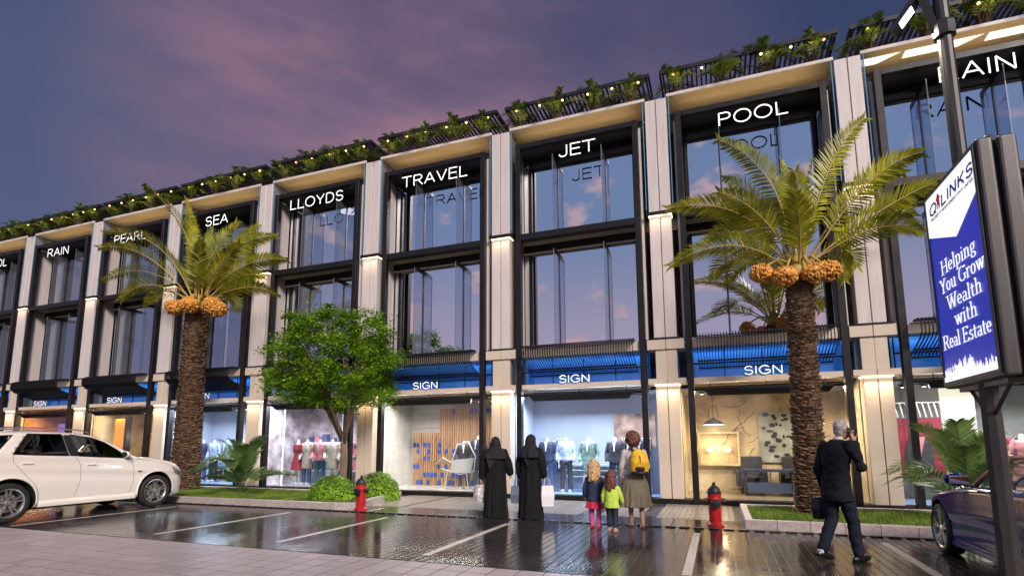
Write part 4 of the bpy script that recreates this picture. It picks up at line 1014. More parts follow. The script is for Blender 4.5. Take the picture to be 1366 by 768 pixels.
for i in range(3):
    for j in range(9):
        q = MB(); w = rd.uniform(.05, .11); q.box(-w, w, -.1, .1, 0, rd.uniform(.08, .3)); o = obj('folded_clothes', q, gm[rd.randrange(6)], None, loc=(cx - 1.4 + j * .34, FY + 1.9, .58 + i * .5))
        tag(o, 'pile of folded clothes, number %s along the %s shelf of the dress shop' % (ordw[min(j, 5)] if j < 6 else ['seventh', 'eighth', 'ninth'][j - 6], ['lowest', 'middle', 'top'][i]), 'folded clothes', 'folded clothes on the dress shop shelves')
# marble lounges
VEIN = M('vein', (.10, .06, .035), .4)
def pendant(x, y, z, label):
    t = thing('pendant_lamp', label, 'pendant lamp', (x, y, z))
    q = MB(); q.lathe([(.30, 0), (.29, .02), (.17, .11), (.06, .16), (.03, .19)], 24); obj('lamp_shade', q, MT['dark'], t, smooth=True)
    q = MB(); q.lathe([(.27, -.004), (.27, .004)], 20); obj('diffuser', q, emat('lamp_disc', (1, .78, .5), 6), t)
    q = MB(); q.tube([(0, 0, .18), (0, 0, 2.86 - z)], .008, 5); obj('cord', q, MT['black'], t)
    q = MB(); q.tube([(.11 * math.cos(a), 0, .36 + .15 * math.sin(a)) for a in [math.pi * i / 10 for i in range(11)]], .009, 5); q.tube([(-.11, 0, .17), (-.11, 0, .36)], .009, 5); q.tube([(.11, 0, .17), (.11, 0, .36)], .009, 5); obj('bracket', q, MT['black'], t)
    add_light('POINT', (x, y, z - .10), 22, (1, .72, .42), .12)
def lounge(k, e, lamps, word):
    cx, r = room(k, W_marble, M('stone_floor', (.25, .2, .15), .2), WARMS, e, depth=2.6)
    q = MB(); rdv = random.Random(k)
    for _ in range(15):
        p = Vector((cx + rdv.uniform(-1.8, 1.7), FY + 2.592, rdv.uniform(.3, 2.6))); pts = [p]; a = rdv.uniform(0, 6.28)
        for _ in range(7): a += rdv.uniform(-.7, .7); p = p + Vector((math.cos(a) * .13, 0, math.sin(a) * .13)); p.z = min(2.85, max(.2, p.z)); p.x = min(cx + 1.9, max(cx - 1.9, p.x)); pts.append(p)
        q.tube(pts, rdv.uniform(.004, .009), 4)
    obj('marble_vein', q, VEIN, r, kind='stuff', label='dark veins running through the marble wall')
    for i, x in enumerate(lamps): pendant(cx + x, FY + 1.5, 1.98, 'black dome %spendant lamp hanging in the %s' % (('left ', 'right ')[i] if len(lamps) > 1 else '', word))
    return cx, r
cx, r = lounge(6, 105, (-1.25, 1.15), 'POOL bay marble shop')
t = thing('sideboard', 'long dark blue sideboard with two stone shelves in the marble shop', 'sideboard', (cx + .2, FY + 1.6, .12))
q = MB(); q.box(-.75, 1.5, -.25, .25, .62, .68); obj('top', q, CL['navy'], t)
q = MB(); q.box(-.75, 1.5, -.22, .25, .08, .34); obj('cabinet', q, M('blue_lacquer', (.05, .07, .13), .3), t)
for x in (-.74, .35, 1.46): q = MB(); q.box(x, x + .04, -.24, .24, 0, .62); obj('leg', q, MT['dark'], t)
for i, x in enumerate((-.35, .75)):
    s_ = thing('armchair', 'grey armchair %s the sideboard of the marble shop' % ('left behind' if i == 0 else 'right behind'), 'armchair', (cx + x, FY + 2.2, .12))
    q = MB(); q.box(-.3, .3, -.28, .28, .2, .45); obj('seat', bevelled(q, .05, 2), CL['darkgrey'], s_); q = MB(); q.box(-.3, .3, .2, .32, .4, 1.0); obj('backrest', bevelled(q, .05, 2), CL['darkgrey'], s_)
    for a in (-1, 1): q = MB(); q.box(a * .34 - .05, a * .34 + .05, -.28, .3, .2, .62); obj('armrest', bevelled(q, .03, 2), CL['darkgrey'], s_)
    for a in (-.25, .25): q = MB(); q.tube([(a, -.2, .2), (a, -.2, 0)], .02, 6); obj('leg', q, MT['black'], s_)
FLOW = CL['teal']
t = thing('flower_painting', 'large grey painting of dark blossoms on the marble wall behind the sideboard', 'painting', (cx + .55, FY + 2.55, 0))
q = MB(); q.box(-.62, .62, -.02, .01, .95, 2.35); obj('canvas', q, M('grey_canvas', (.34, .36, .36), .6, var=.5, vscale=2), t)
q = MB()
for _ in range(40): q.ball((rd.uniform(-.5, .5), -.025, rd.uniform(1.1, 2.3)), (rd.uniform(.03, .10), .006, rd.uniform(.03, .07)), 8, 5)
obj('blossom', q, CL['darkgrey'], t, kind='stuff', label='dark painted blossoms')
cx, r = lounge(1, 60, (.35,), 'PEARL bay marble shop')
ORANGE = M('orange_panel', (.75, .28, .04), .5, emis=(1.0, .34, .04), estr=.45, var=.3, vscale=2)
for i, x in enumerate((-1.25, -.95)):
    q = MB(); q.box(-.14, .14, -.02, .02, .1, 2.55); o = obj('orange_panel', q, ORANGE, None, loc=(cx + x, FY + .9, .02)); tag(o, 'glowing orange panel, %s of two left of the marble in the PEARL bay' % ('left' if i == 0 else 'right'), 'panel')
q = MB(); q.box(-.07, .07, -.1, .1, .1, 2.8); o = obj('black_door_frame', q, MT['black'], r, loc=(cx - .62, FY + .9, 0))
cx, r = room(0, M('ochre_wall', (.5, .22, .07), .6, var=.3), M('brown_floor', (.12, .06, .04), .3), (1, .66, .34), 65, depth=2.3)
for i in range(5):
    q = MB(); q.box(-.14, .14, -.02, .02, .1, 2.62); o = obj('orange_panel', q, ORANGE, None, loc=(cx + .1 + i * .33, FY + 1.5, .02)); tag(o, '%s glowing orange panel from the left in the RAIN bay behind the white car' % ordw[i], 'panel', 'orange panels in the left RAIN bay')
q = MB(); q.box(-1.4, -.6, 0, .04, 1.7, 2.45); o = obj('screen', q, M('violet_screen', (.1, .05, .3), .3, emis=(.22, .10, .55), estr=.7, var=.4, vscale=2), None, loc=(cx, FY + 1.4, 0)); tag(o, 'violet glowing screen in the RAIN bay behind the white car roof', 'screen')
# right-hand boutique
cx, r = room(7, M('grey_boutique_wall', (.36, .37, .38), .5, var=.15), F_blue, (1, .96, .88), 105, depth=2.3)
q = MB(); q.box(-.33, .33, -.03, .03, .0, 2.75); o = obj('light_wall', q, M('lit_wall', (.8, .8, .8), .5, emis=(1, .90, .62), estr=.9), None, loc=(cx - .35, FY + 1.6, .12)); tag(o, 'bright lit white wall panel between the red poster and the mannequin', 'wall panel')
t = thing('poster', 'tall dark red fashion poster behind the glass left of the lit wall panel', 'poster', (cx - 1.22, FY + 1.55, .12))
q = MB(); q.box(-.5, .5, -.01, .02, .55, 1.95); obj('board', q, M('red_board', (.30, .02, .05), .5, var=.35, vscale=3), t)
q = MB(); q.prism([(-.28, .6), (.26, .6), (.30, 1.15), (.2, 1.45), (.05, 1.55), (-.05, 1.55), (-.2, 1.45), (-.3, 1.1)], -.022, -.012); obj('figure', q, CL['darkgrey'], t)
q = MB(); q.prism([(-.14, 1.5), (.14, 1.5), (.02, 1.0), (-.02, 1.0)], -.034, -.023); obj('collar', q, CL['pink'], t)
mannequin('dress', cx + .62, FY + 1.2, .12, .2, 'pink', 'red', 'mannequin in a pink dress right of the lit wall panel')
mannequin('jacket', cx + 1.15, FY + 1.3, .12, -.2, 'darkgrey', 'navy', 'mannequin in a dark jacket beside the billboard pole')
q = MB()
for i in range(14): q.tube([(-.8 + i * .115, 0, 2.08), (-.86 + i * .115, 0, 2.42)], .014, 6)
q.tube([(-.85, 0, 2.43), (.8, 0, 2.43)], .012, 6)
o = obj('hanger_rail', q, MANN, None, loc=(cx - .95, FY + 1.35, 0)); tag(o, 'white rail of hangers above the red poster', 'hanger rail')
cx, r = room(8, M('white_wall', (.7, .74, .78), .5), F_blue, (.9, .96, 1), 110, depth=2.3)
for k, e, c in ((-1, 40, (1, .7, .4)), (-2, 40, (.8, .9, 1))): room(k, M('plain_shop_wall', (.4, .3, .2), .6, var=.3), M('plain_shop_floor', (.2, .15, .12), .3), c, e, depth=2.3)

# ceiling spots, clothes rails and stock in the lit shops
q = MB(); q.lathe([(.055, 0), (.06, .01), (.06, .05)], 12); spm = q.mesh('spotlight'); spm.materials.append(MT['black'])
q = MB(); q.lathe([(.042, -.003), (.042, -.001)], 12); spd = q.mesh('spot_disc'); spd.materials.append(emat('spot_glow', (1, .95, .85), 9))
word = {0: 'RAIN', 1: 'PEARL', 2: 'SEA', 3: 'LLOYDS', 4: 'TRAVEL', 5: 'JET', 6: 'POOL', 7: 'right RAIN'}
for k in range(0, 8):
    cx = jx(k) + HW; t = thing('spotlight_track', 'ceiling track of small white spotlights inside the %s bay shop' % word[k], 'spotlight track', (cx, FY + 1.25, 2.80))
    q = MB(); q.box(-1.6, 1.6, -.02, .02, .05, .08); obj('track', q, MT['black'], t)
    for i in range(8): s_ = obj('spotlight', spm, None, t, loc=(-1.5 + i * .43, 0, 0)); obj('spot_disc', spd, None, s_)
def clothes_rail(x, y, w, n, label, pal, seed):
    t = thing('clothes_rail', label, 'clothes rail', (x, y, .12)); rr = random.Random(seed)
    q = MB()
    for s_ in (-w / 2, w / 2): q.tube([(s_, -.18, 0), (s_, .18, 0)], .014, 6); q.tube([(s_, 0, 0), (s_, 0, 1.5)], .014, 6)
    q.tube([(-w / 2, 0, 1.5), (w / 2, 0, 1.5)], .014, 6); obj('rail_frame', q, RIMG, t)
    for i in range(n):
        xx = -w / 2 + .06 + i * (w - .12) / (n - 1); L_ = rr.uniform(.6, 1.0)
        q = MB(); q.prismx([(-.20, 1.36), (-.03, 1.45), (.03, 1.45), (.20, 1.36), (.22, 1.45 - L_), (-.22, 1.45 - L_)], xx - .018, xx + .018); obj('garment', q, CL[rr.choice(pal)], t, rot=(0, 0, rr.uniform(-.05, .05)))
RIMG = M('chrome_rail', (.6, .6, .62), .2, metal=1)
clothes_rail(jx(5) + HW + 1.2, FY + 1.75, .9, 9, 'rail of navy and white shirts behind the long navy coat in the JET bay', ['navy', 'white', 'paleblue', 'darkgrey'], 1)
clothes_rail(jx(5) + HW - 1.3, FY + 1.78, .8, 8, 'rail of pale blue shirts behind the navy jacket in the JET bay', ['paleblue', 'white', 'denim'], 2)
clothes_rail(jx(2) + HW + .9, FY + 1.75, 1.2, 11, 'rail of dark jackets in the SEA bay shop', ['navy', 'darkgrey', 'denim'], 3)
clothes_rail(jx(7) + HW + 1.0, FY + 1.85, 1.1, 11, 'rail of red and dark clothes right of the lit panel', ['red', 'darkgrey', 'pink', 'white'], 4)
clothes_rail(jx(8) + HW - .9, FY + 1.3, 1.2, 11, 'rail of pale clothes in the white shop past the billboard', ['white', 'paleblue', 'cream'], 5)
q = MB()
for j in range(4):
    for i in range(16): q.box(-1.75 + i * .135 + (.06 if j % 2 else 0), -1.65 + i * .135 + (.06 if j % 2 else 0), -.03, 0, 1.95 + j * .17, 2.0 + j * .17)
o = obj('wall_relief', q, MANN, None, loc=(jx(4) + HW - .1, FY + 2.28, .1)); o['kind'] = 'stuff'; tag(o, 'white relief strips on the wall above the low slats in the TRAVEL bay', 'wall relief')

nx = jx(6) + HW - 1.15
t = thing('wall_niche', 'warm lit shelf niche with two added glowing globes under the left pendant in the marble shop', 'wall niche', (nx, FY + 2.5, 0))
q = MB(); q.box(-.55, -.50, -.10, .08, .85, 1.80); q.box(.50, .55, -.10, .08, .85, 1.80); q.box(-.50, .50, -.10, .08, 1.75, 1.80); q.box(-.50, .50, -.10, .08, .85, .90); obj('niche_frame', q, W_marble, t)
for x in (-.25, .25):
    q = MB(); q.ball((x, -.02, 1.30), .075, 14, 10); obj('added_globe', q, emat('globe_glow', (1, .72, .40), 2.6), t, smooth=True)  # globes, with the point light below, added to warm and brighten the shop
add_light('POINT', (nx, FY + 2.2, 1.35), 14, (1, .70, .38), .10)
# ------------------------------------------------------------------ people
SKIN = M('skin', (.52, .30, .20), .5, var=.08, vscale=9)
SKIND = M('tanned_skin', (.38, .20, .13), .5, var=.08, vscale=9)
def head(q, c, s=1.0, yaw=0.0):
    c = Vector(c); Rm = Matrix.Rotation(yaw, 3, 'Z')
    P = lambda x, y, z: c + Rm @ (Vector((x, y, z)) * s)
    q.ball(P(0, -.012, .025), (.076 * s, .095 * s, .098 * s), 16, 12, rot=Rm); q.ball(P(0, .025, -.05), (.058 * s, .062 * s, .062 * s), 14, 9, rot=Rm)
    q.tube([P(0, .085, .015), P(0, .112, -.022), P(0, .09, -.035)], [.010 * s, .016 * s, .010 * s], 8)
    for sx in (-1, 1): q.ball(P(sx * .078, -.008, -.005), (.010 * s, .020 * s, .032 * s), 8, 6, rot=Rm)
    q.ball(P(0, .085, -.062), (.024 * s, .010 * s, .010 * s), 8, 6, rot=Rm)
def face(c, s, yaw, parent):
    c = Vector(c); Rm = Matrix.Rotation(yaw, 3, 'Z'); P = lambda x, y, z: c + Rm @ (Vector((x, y, z)) * s)
    for sx in (-1, 1): q = MB(); q.ball(P(sx * .031, .076, .012), (.012 * s, .008 * s, .007 * s), 8, 6, rot=Rm); obj('eye', q, M('eye', (.03, .02, .015), .2), parent)
    q = MB(); q.ball(P(0, .092, -.062), (.022 * s, .006 * s, .006 * s), 8, 5, rot=Rm); obj('mouth', q, M('lips', (.40, .12, .10), .5), parent)
def hand(q, wrist, d, out, s=1.0, curl=1.0, side=1):
    """palm and five bent fingers; d: pointing direction, out: towards the thumb"""
    w = Vector(wrist); d = Vector(d).normalized(); o = Vector(out); o = (o - d * o.dot(d)).normalized(); n = d.cross(o) * side
    q.tube([w - d * .02 * s, w + d * .03 * s, w + d * .085 * s], [.025 * s, .034 * s, .036 * s], 8, squash=.5)
    for i, (off, ln) in enumerate(((.027, .070), (.009, .078), (-.009, .072), (-.026, .056))):
        b = w + d * .08 * s + o * off * s
        p1 = b + (d * math.cos(.3 * curl) + n * math.sin(.3 * curl)) * ln * .45 * s; p2 = p1 + (d * math.cos(1.1 * curl) + n * math.sin(1.1 * curl)) * ln * .33 * s; p3 = p2 + (d * math.cos(1.9 * curl) + n * math.sin(1.9 * curl)) * ln * .25 * s
        limb(q, [b, p1, p2, p3], [.0105 * s, .010 * s, .009 * s, .008 * s], 6)
    b = w + d * .02 * s + o * .028 * s; limb(q, [b, b + (d * .6 + o * .6 + n * .4) * .040 * s, b + (d * .95 + o * .5 + n * .8) * .062 * s], [.013 * s, .011 * s, .009 * s], 6)
def body(name, parts, skin, parent, voxel=.010):
    return obj('body', remeshed(parts, voxel, 3, 'body'), skin, parent)
def wobble(amp, fr, sx=1, sz=1):
    return lambda c: amp * noise.noise(Vector((c.x * fr * sx, c.y * fr * sx, c.z * fr * sz)))
BLACKC = M('black_abaya', (.010, .010, .011), .85, spec=.15, var=.2, vscale=5, bump=.2, bscale=12)
SCARF = M('dark_grey_scarf', (.020, .020, .024), .85, spec=.15, var=.2, vscale=8)
SHOE = M('black_shoe', (.01, .01, .01), .3)
def abaya(label, loc, rz, H, seed, armL, armR, fold=0):
    t = thing('person', label, 'person', loc, rz); s = H / 1.66
    V = lambda *p: tuple(a * s for a in p)
    b = MB(); head(b, V(0, .02, 1.53), s * 1.0); limb(b, [V(0, 0, 1.34), V(0, .015, 1.46)], [.055 * s, .05 * s])
    loft(b, [V(0, 0, .80, .17, .13), V(0, 0, 1.05, .14, .11), V(0, 0, 1.28, .18, .12), V(0, 0, 1.38, .12, .08)], 16)
    for sx in (-1, 1): limb(b, [V(sx * .09, 0, .84), V(sx * .09, .02, .45), V(sx * .09, -.01, .07)], [.09 * s, .06 * s, .04 * s])
    for arm, sd in ((armL, -1), (armR, 1)):
        limb(b, [V(*p) for p in arm], [.045 * s, .038 * s, .028 * s]); a1 = Vector(arm[1]); a2 = Vector(arm[2]); hand(b, V(*arm[2]), a2 - a1, (0, 1, 0), s, 1.0, -sd)
    body('body', b, SKIN, t, .012)
    face(V(0, .02, 1.53), s, 0, t)
    q = MB(); loft(q, [V(0, 0, .012, .275, .235), V(0, 0, .12, .262, .22), V(.0, 0, .45, .235, .19), V(0, 0, .80, .215, .165), V(0, 0, 1.02, .20, .15), V(0, 0, 1.22, .215, .15), V(0, 0, 1.36, .185, .12), V(0, 0, 1.42, .09, .08)], 56, .055, 11, seed)
    for arm, sd in ((armL, -1), (armR, 1)):
        p0, p1, p2 = [Vector(V(*p)) for p in arm]; p2 = p1.lerp(p2, .88); limb(q, [p0, p1, p2], [.085 * s, .078 * s, .074 * s], 12)
    obj('abaya', remeshed(q, .012, 2, 'abaya', disp=wobble(.022, 9, 1.7, .22)), BLACKC, t)
    q = MB(); c = V(0, .01, 1.54)
    q.ball(c, (.104 * s, .118 * s, .125 * s), 18, 12); q.ball(V(0, -.035, 1.50), (.10 * s, .10 * s, .12 * s), 14, 10)
    loft(q, [V(0, -.015, 1.20, .262, .215), V(0, -.015, 1.30, .25, .19), V(0, -.015, 1.375, .20, .155), V(0, -.005, 1.44, .118, .118), V(0, 0, 1.54, .102, .112)], 40, .10, 9, seed + 1)
    if fold: q.add([V(-.22, -.17, 1.30), V(.10, -.17, 1.26), V(-.12, -.225, .97), V(-.22, -.13, 1.30), V(.10, -.13, 1.26), V(-.12, -.18, .97)], [(0, 1, 2), (3, 5, 4), (0, 3, 4, 1), (1, 4, 5, 2), (2, 5, 3, 0)])
    else: q.add([V(-.10, -.17, 1.30), V(.10, -.17, 1.30), V(.03, -.225, 1.02), V(-.10, -.13, 1.30), V(.10, -.13, 1.30), V(.03, -.18, 1.02)], [(0, 1, 2), (3, 5, 4), (0, 3, 4, 1), (1, 4, 5, 2), (2, 5, 3, 0)])
    obj('headscarf', remeshed(q, .011, 3, 'headscarf', disp=wobble(.012, 13, 1.4, .5)), SCARF, t)
    for sx in (-1, 1): q = MB(); q.box(*[v * s for v in (sx * .09 - .04, sx * .09 + .04, -.08, .15, 0, .06)]); obj('shoe', bevelled(q, .015, 2), SHOE, t)
    return t
def bag(label, loc, rz, w, d, h, mat, hh=.16):
    t = thing('shopping_bag', label, 'shopping bag', loc, rz)
    q = MB(); n = 6
    vs = []; 
    for i, (z, k) in enumerate(((0, .92), (h * .5, 1.04), (h, .92))): vs += [(-w / 2 * k, -d / 2 * k * (1.15 if i == 1 else 1), z), (w / 2 * k, -d / 2 * k * (1.15 if i == 1 else 1), z), (w / 2 * k, d / 2 * k, z), (-w / 2 * k, d / 2 * k, z)]
    q.add(vs, [(0, 3, 2, 1)] + [(a + j, a + (j + 1) % 4, a + 4 + (j + 1) % 4, a + 4 + j) for a in (0, 4) for j in range(4)])
    obj('bag_body', q, mat, t)
    for yy in (-d / 2 * .85, d / 2 * .85):
        q = MB(); q.tube([(-w * .25, yy, h), (-w * .18, yy * .5, h + hh * .8), (0, 0, h + hh), (w * .18, yy * .5, h + hh * .8), (w * .25, yy, h)], .005, 5); obj('handle', q, mat, t)
    return t
PAPER = M('paper_bag_print', (.55, .50, .42), .6, var=.7, vscale=14, c2=(.8, .75, .65))
BLUEBAG = M('slate_blue_bag', (.10, .14, .19), .5, var=.2, vscale=9)
WHITEBAG = M('white_bag', (.72, .73, .76), .4, var=.06)
wx, wy = -4.36, 10.55
abaya('woman in black abaya and grey headscarf, left of the two, one printed bag', (wx, wy, 0), R(20), 1.64, 1, [(-.19, 0, 1.32), (-.27, .0, 1.04), (-.30, .03, .82)], [(.19, 0, 1.32), (.28, -.02, 1.06), (.31, .03, .90)], 1)
bag('printed cream and brown shopping bag in the left hand of the left woman', (wx - .33, wy + .03, .29), R(60), .30, .13, .36, PAPER)
wx2, wy2 = -3.60, 10.58
abaya('woman in black abaya carrying a bag in each hand, right of the two', (wx2, wy2, 0), R(-10), 1.68, 5, [(-.19, 0, 1.32), (-.27, .0, 1.06), (-.27, .03, .82)], [(.19, 0, 1.32), (.27, 0, 1.06), (.28, .03, .84)], 0)
bag('slate blue shopping bag in the left hand of the right woman', (wx2 - .30, wy2 + .02, .30), R(15), .26, .13, .34, BLUEBAG)
bag('white shopping bag in the right hand of the right woman', (wx2 + .33, wy2 + .02, .26), R(35), .26, .12, .40, WHITEBAG)
# mother with yellow backpack
HAIRD = M('dark_curly_hair', (.050, .020, .012), .6, var=.6, vscale=30, c2=(.14, .05, .03))
HAIRB = M('blonde_curly_hair', (.36, .21, .085), .55, var=.5, vscale=30, c2=(.55, .36, .17))
def curls(parent, c, r, n, mat, s=.028, zmin=-9, down=0.0, seed=2, name='hair'):
    rd = random.Random(seed); q = MB(); c = Vector(c); q.ball(c, (r[0] * .93, r[1] * .93, r[2] * .93), 14, 10)
    for _ in range(n):
        u = rd.uniform(-1, 1); a = rd.uniform(0, 6.28); rr = math.sqrt(1 - u * u); d = Vector((rr * math.cos(a) * r[0], rr * math.sin(a) * r[1], u * r[2]))
        if d.z < zmin or (d.y > r[1] * .55 and d.z < r[2] * .45): continue
        p = c + d * rd.uniform(.92, 1.03); q.ball(p, s * rd.uniform(.55, 1.0), 6, 4)
        if down and u < .2: q.tube([p, p + Vector((rd.uniform(-.02, .02), rd.uniform(-.02, .0), -down * .5)), p + Vector((rd.uniform(-.03, .03), rd.uniform(-.03, 0), -down * rd.uniform(.7, 1.1)))], [s * .6, s * .55, s * .2], 5)
    obj(name, remeshed(q, .008, 1, 'hair', disp=wobble(.008, 45)), mat, parent)
mx, my = -1.47, 10.20
t = thing('person', 'woman with curly dark hair, cream top and long khaki skirt wearing a yellow backpack', 'person', (mx, my, 0), R(12))
b = MB(); head(b, (-.02, .03, 1.52), 1.0, .35); limb(b, [(0, 0, 1.34), (0, .02, 1.46)], [.052, .047])
loft(b, [(0, 0, .80, .17, .12), (0, 0, 1.02, .135, .10), (0, 0, 1.26, .175, .11), (0, 0, 1.37, .12, .08)], 16)
limb(b, [(-.08, .0, .84), (-.08, .06, .45), (-.08, .08, .08)], [.09, .058, .036]); limb(b, [(.08, 0, .84), (.10, .0, .45), (.11, -.10, .09)], [.09, .058, .036])
for x, y in ((-.08, .08), (.11, -.10)): limb(b, [(x, y, .05), (x, y + .12, .025)], [.034, .026])
limb(b, [(-.17, 0, 1.32), (-.23, .02, 1.05), (-.24, .10, .84)], [.045, .037, .026]); hand(b, (-.24, .10, .84), (-.02, .3, -.8), (0, 1, .3), 1, .8, 1)
limb(b, [(.17, 0, 1.32), (.24, .03, 1.06), (.19, .20, .98)], [.045, .037, .026]); hand(b, (.19, .20, .98), (-.2, .8, -.1), (0, .2, 1), 1, .8, -1)
body('body', b, SKIN, t); face((-.02, .03, 1.52), 1, .35, t)
q = MB(); loft(q, [(0, 0, .90, .165, .125), (0, 0, 1.05, .15, .115), (0, 0, 1.26, .19, .125), (0, 0, 1.35, .165, .10), (0, 0, 1.39, .08, .07)], 24, .03, 8)
limb(q, [(-.165, 0, 1.32), (-.23, .02, 1.05), (-.24, .085, .90)], [.066, .052, .042]); limb(q, [(.165, 0, 1.32), (.24, .03, 1.06), (.20, .17, .99)], [.066, .052, .042])
obj('blouse', remeshed(q, .011, 2, 'blouse', disp=wobble(.006, 14)), M('cream_blouse', (.55, .50, .47), .7, var=.12, vscale=8), t)
q = MB(); loft(q, [(0, 0, .36, .295, .235), (0, 0, .55, .265, .21), (0, 0, .78, .225, .175), (0, 0, .96, .155, .12), (0, 0, 1.0, .15, .115)], 80, .09, 17, 2)
obj('skirt', remeshed(q, .011, 1, 'skirt', disp=wobble(.010, 12, 2, .3)), M('khaki_skirt', (.185, .155, .105), .8, var=.2, vscale=5), t)
curls(t, (-.01, -.02, 1.575), (.118, .125, .135), 420, HAIRD, .030, zmin=-.16)
for x, y in ((-.08, .10), (.11, -.08)): q = MB(); q.box(x - .04, x + .04, y - .1, y + .14, 0, .028); obj('sandal', bevelled(q, .01, 1), M('brown_leather', (.12, .05, .03), .5), t)
t = thing('backpack', 'yellow and black backpack on the back of the khaki skirted woman', 'backpack', (mx + .035, my - .02, 1.0), R(12))
q = MB(); loft(q, [(.05, -.17, -.05, .10, .06), (.05, -.19, 0, .155, .085), (.05, -.20, .16, .165, .095), (.04, -.19, .30, .13, .08), (.03, -.17, .385, .06, .05)], 20); YEL = M('yellow_nylon', (.80, .46, .015), .5, var=.15, vscale=12)
obj('pack', remeshed(q, .009, 3, 'pack', disp=wobble(.006, 12)), YEL, t)
q = MB(); q.ball((.05, -.235, .05), (.11, .055, .085), 16, 10); q.ball((.05, -.20, -.03), (.165, .09, .05), 16, 8); obj('front_pocket', q, M('black_nylon', (.012, .012, .014), .5), t, smooth=True)
q = MB(); q.tube([(.05, -.292, .28), (.06, -.298, .2), (.05, -.295, .14)], .006, 5); obj('zip', q, MT['black'], t)
for sx in (-1, 1): q = MB(); q.tube([(.04 + sx * .06, -.14, .35), (sx * .10, -.06, .405), (sx * .12, .06, .37), (sx * .13, .12, .20), (sx * .15, -.03, .02)], .016, 6); obj('strap', q, M('black_strap', (.012, .012, .014), .6), t)
# girls
def girl(label, loc, rz, H, hair, top, bot, botkind, sleeve, down, seed, legm, shoe):
    s = H / 1.15; t = thing('person', label, 'person', loc, rz); V = lambda *p: tuple(a * s for a in p)
    b = MB(); head(b, V(0, .02, 1.04), s * .90); limb(b, [V(0, 0, .86), V(0, .01, .98)], [.042 * s, .04 * s]); loft(b, [V(0, 0, .50, .115, .09), V(0, 0, .66, .10, .08), V(0, 0, .82, .125, .085), V(0, 0, .89, .09, .06)], 14)
    lg = [[V(-.06, 0, .52), V(-.065, .03, .28), V(-.06, .02, .05)], [V(.06, 0, .52), V(.065, .01, .28), V(.07, -.05, .05)]]
    for l in lg: limb(b, l, [.060 * s, .042 * s, .030 * s]); limb(b, [l[2], (l[2][0], l[2][1] + .08 * s, .025)], [.028 * s, .022 * s])
    ar = [[V(-.12, 0, .84), V(-.18, .0, .68), V(-.19, .05, .53)], [V(.12, 0, .84), V(.18, .03, .68), V(.20, .08, .56)]]
    for a, sd in zip(ar, (-1, 1)): limb(b, a, [.032 * s, .027 * s, .020 * s]); hand(b, a[2], Vector(a[2]) - Vector(a[1]), (0, 1, 0), s * .75, .8, -sd)
    body('body', b, SKIN, t, .009); face(V(0, .02, 1.04), s * .9, 0, t)
    q = MB(); loft(q, [V(0, 0, .46, .155, .12), V(0, 0, .60, .135, .105), V(0, 0, .80, .145, .10), V(0, 0, .89, .075, .06)], 20, .05, 7, seed)
    for a in ar: p = Vector(a[1]).lerp(Vector(a[2]), sleeve); limb(q, [a[0], a[1], p], [.052 * s, .044 * s, .040 * s])
    obj('jacket', remeshed(q, .010, 2, 'jacket', disp=wobble(.005, 16)), top, t)
    if botkind == 'skirt':
        q = MB(); loft(q, [V(0, 0, .34, .175, .14), V(0, 0, .52, .12, .10)], 40, .10, 10, 1); obj('skirt', remeshed(q, .010, 2, 'skirt'), bot, t)
        q = MB()
        for l in lg: limb(q, l, [.064 * s, .047 * s, .035 * s])
        obj('tights', remeshed(q, .009, 2, 'tights'), legm, t)
    else:
        q = MB(); q.ball(V(0, 0, .50), (.125 * s, .10 * s, .07 * s), 14, 8)
        for l in lg: limb(q, [l[0], l[1], Vector(l[1]).lerp(Vector(l[2]), .7)], [.075 * s, .056 * s, .050 * s])
        obj('trousers', remeshed(q, .010, 2, 'trousers', disp=wobble(.004, 18)), bot, t)
    for l in lg: x, y = l[2][0], l[2][1]; q = MB(); q.box(x - .035 * s, x + .035 * s, y - .04 * s, y + .11 * s, 0, .05 * s); obj('shoe', bevelled(q, .012, 2), shoe, t)
    curls(t, V(0, -.02, 1.075), (.098 * s, .105 * s, .11 * s), 300, hair, .022 * s, zmin=-.10 * s, down=down * s, seed=seed)
    return t
PINKT = M('pink_tights', (.70, .10, .34), .6); RED = M('crimson_skirt', (.55, .02, .07), .6)
girl('blonde girl in a navy jacket, crimson skirt and pink tights', (-2.14, 9.85, 0), R(0), 1.17, HAIRB, CL['navy'], RED, 'skirt', .85, .24, 3, PINKT, M('red_shoe', (.45, .03, .06), .4))
girl('small girl in a lime green top and navy trousers beside the woman with the backpack', (-1.78, 9.55, 0), R(-6), 1.0, HAIRD, M('lime_jersey', (.52, .70, .09), .7, var=.1), M('navy_leggings', (.012, .016, .04), .7), 'trousers', .8, .22, 8, None, M('tan_shoe', (.45, .28, .22), .5))
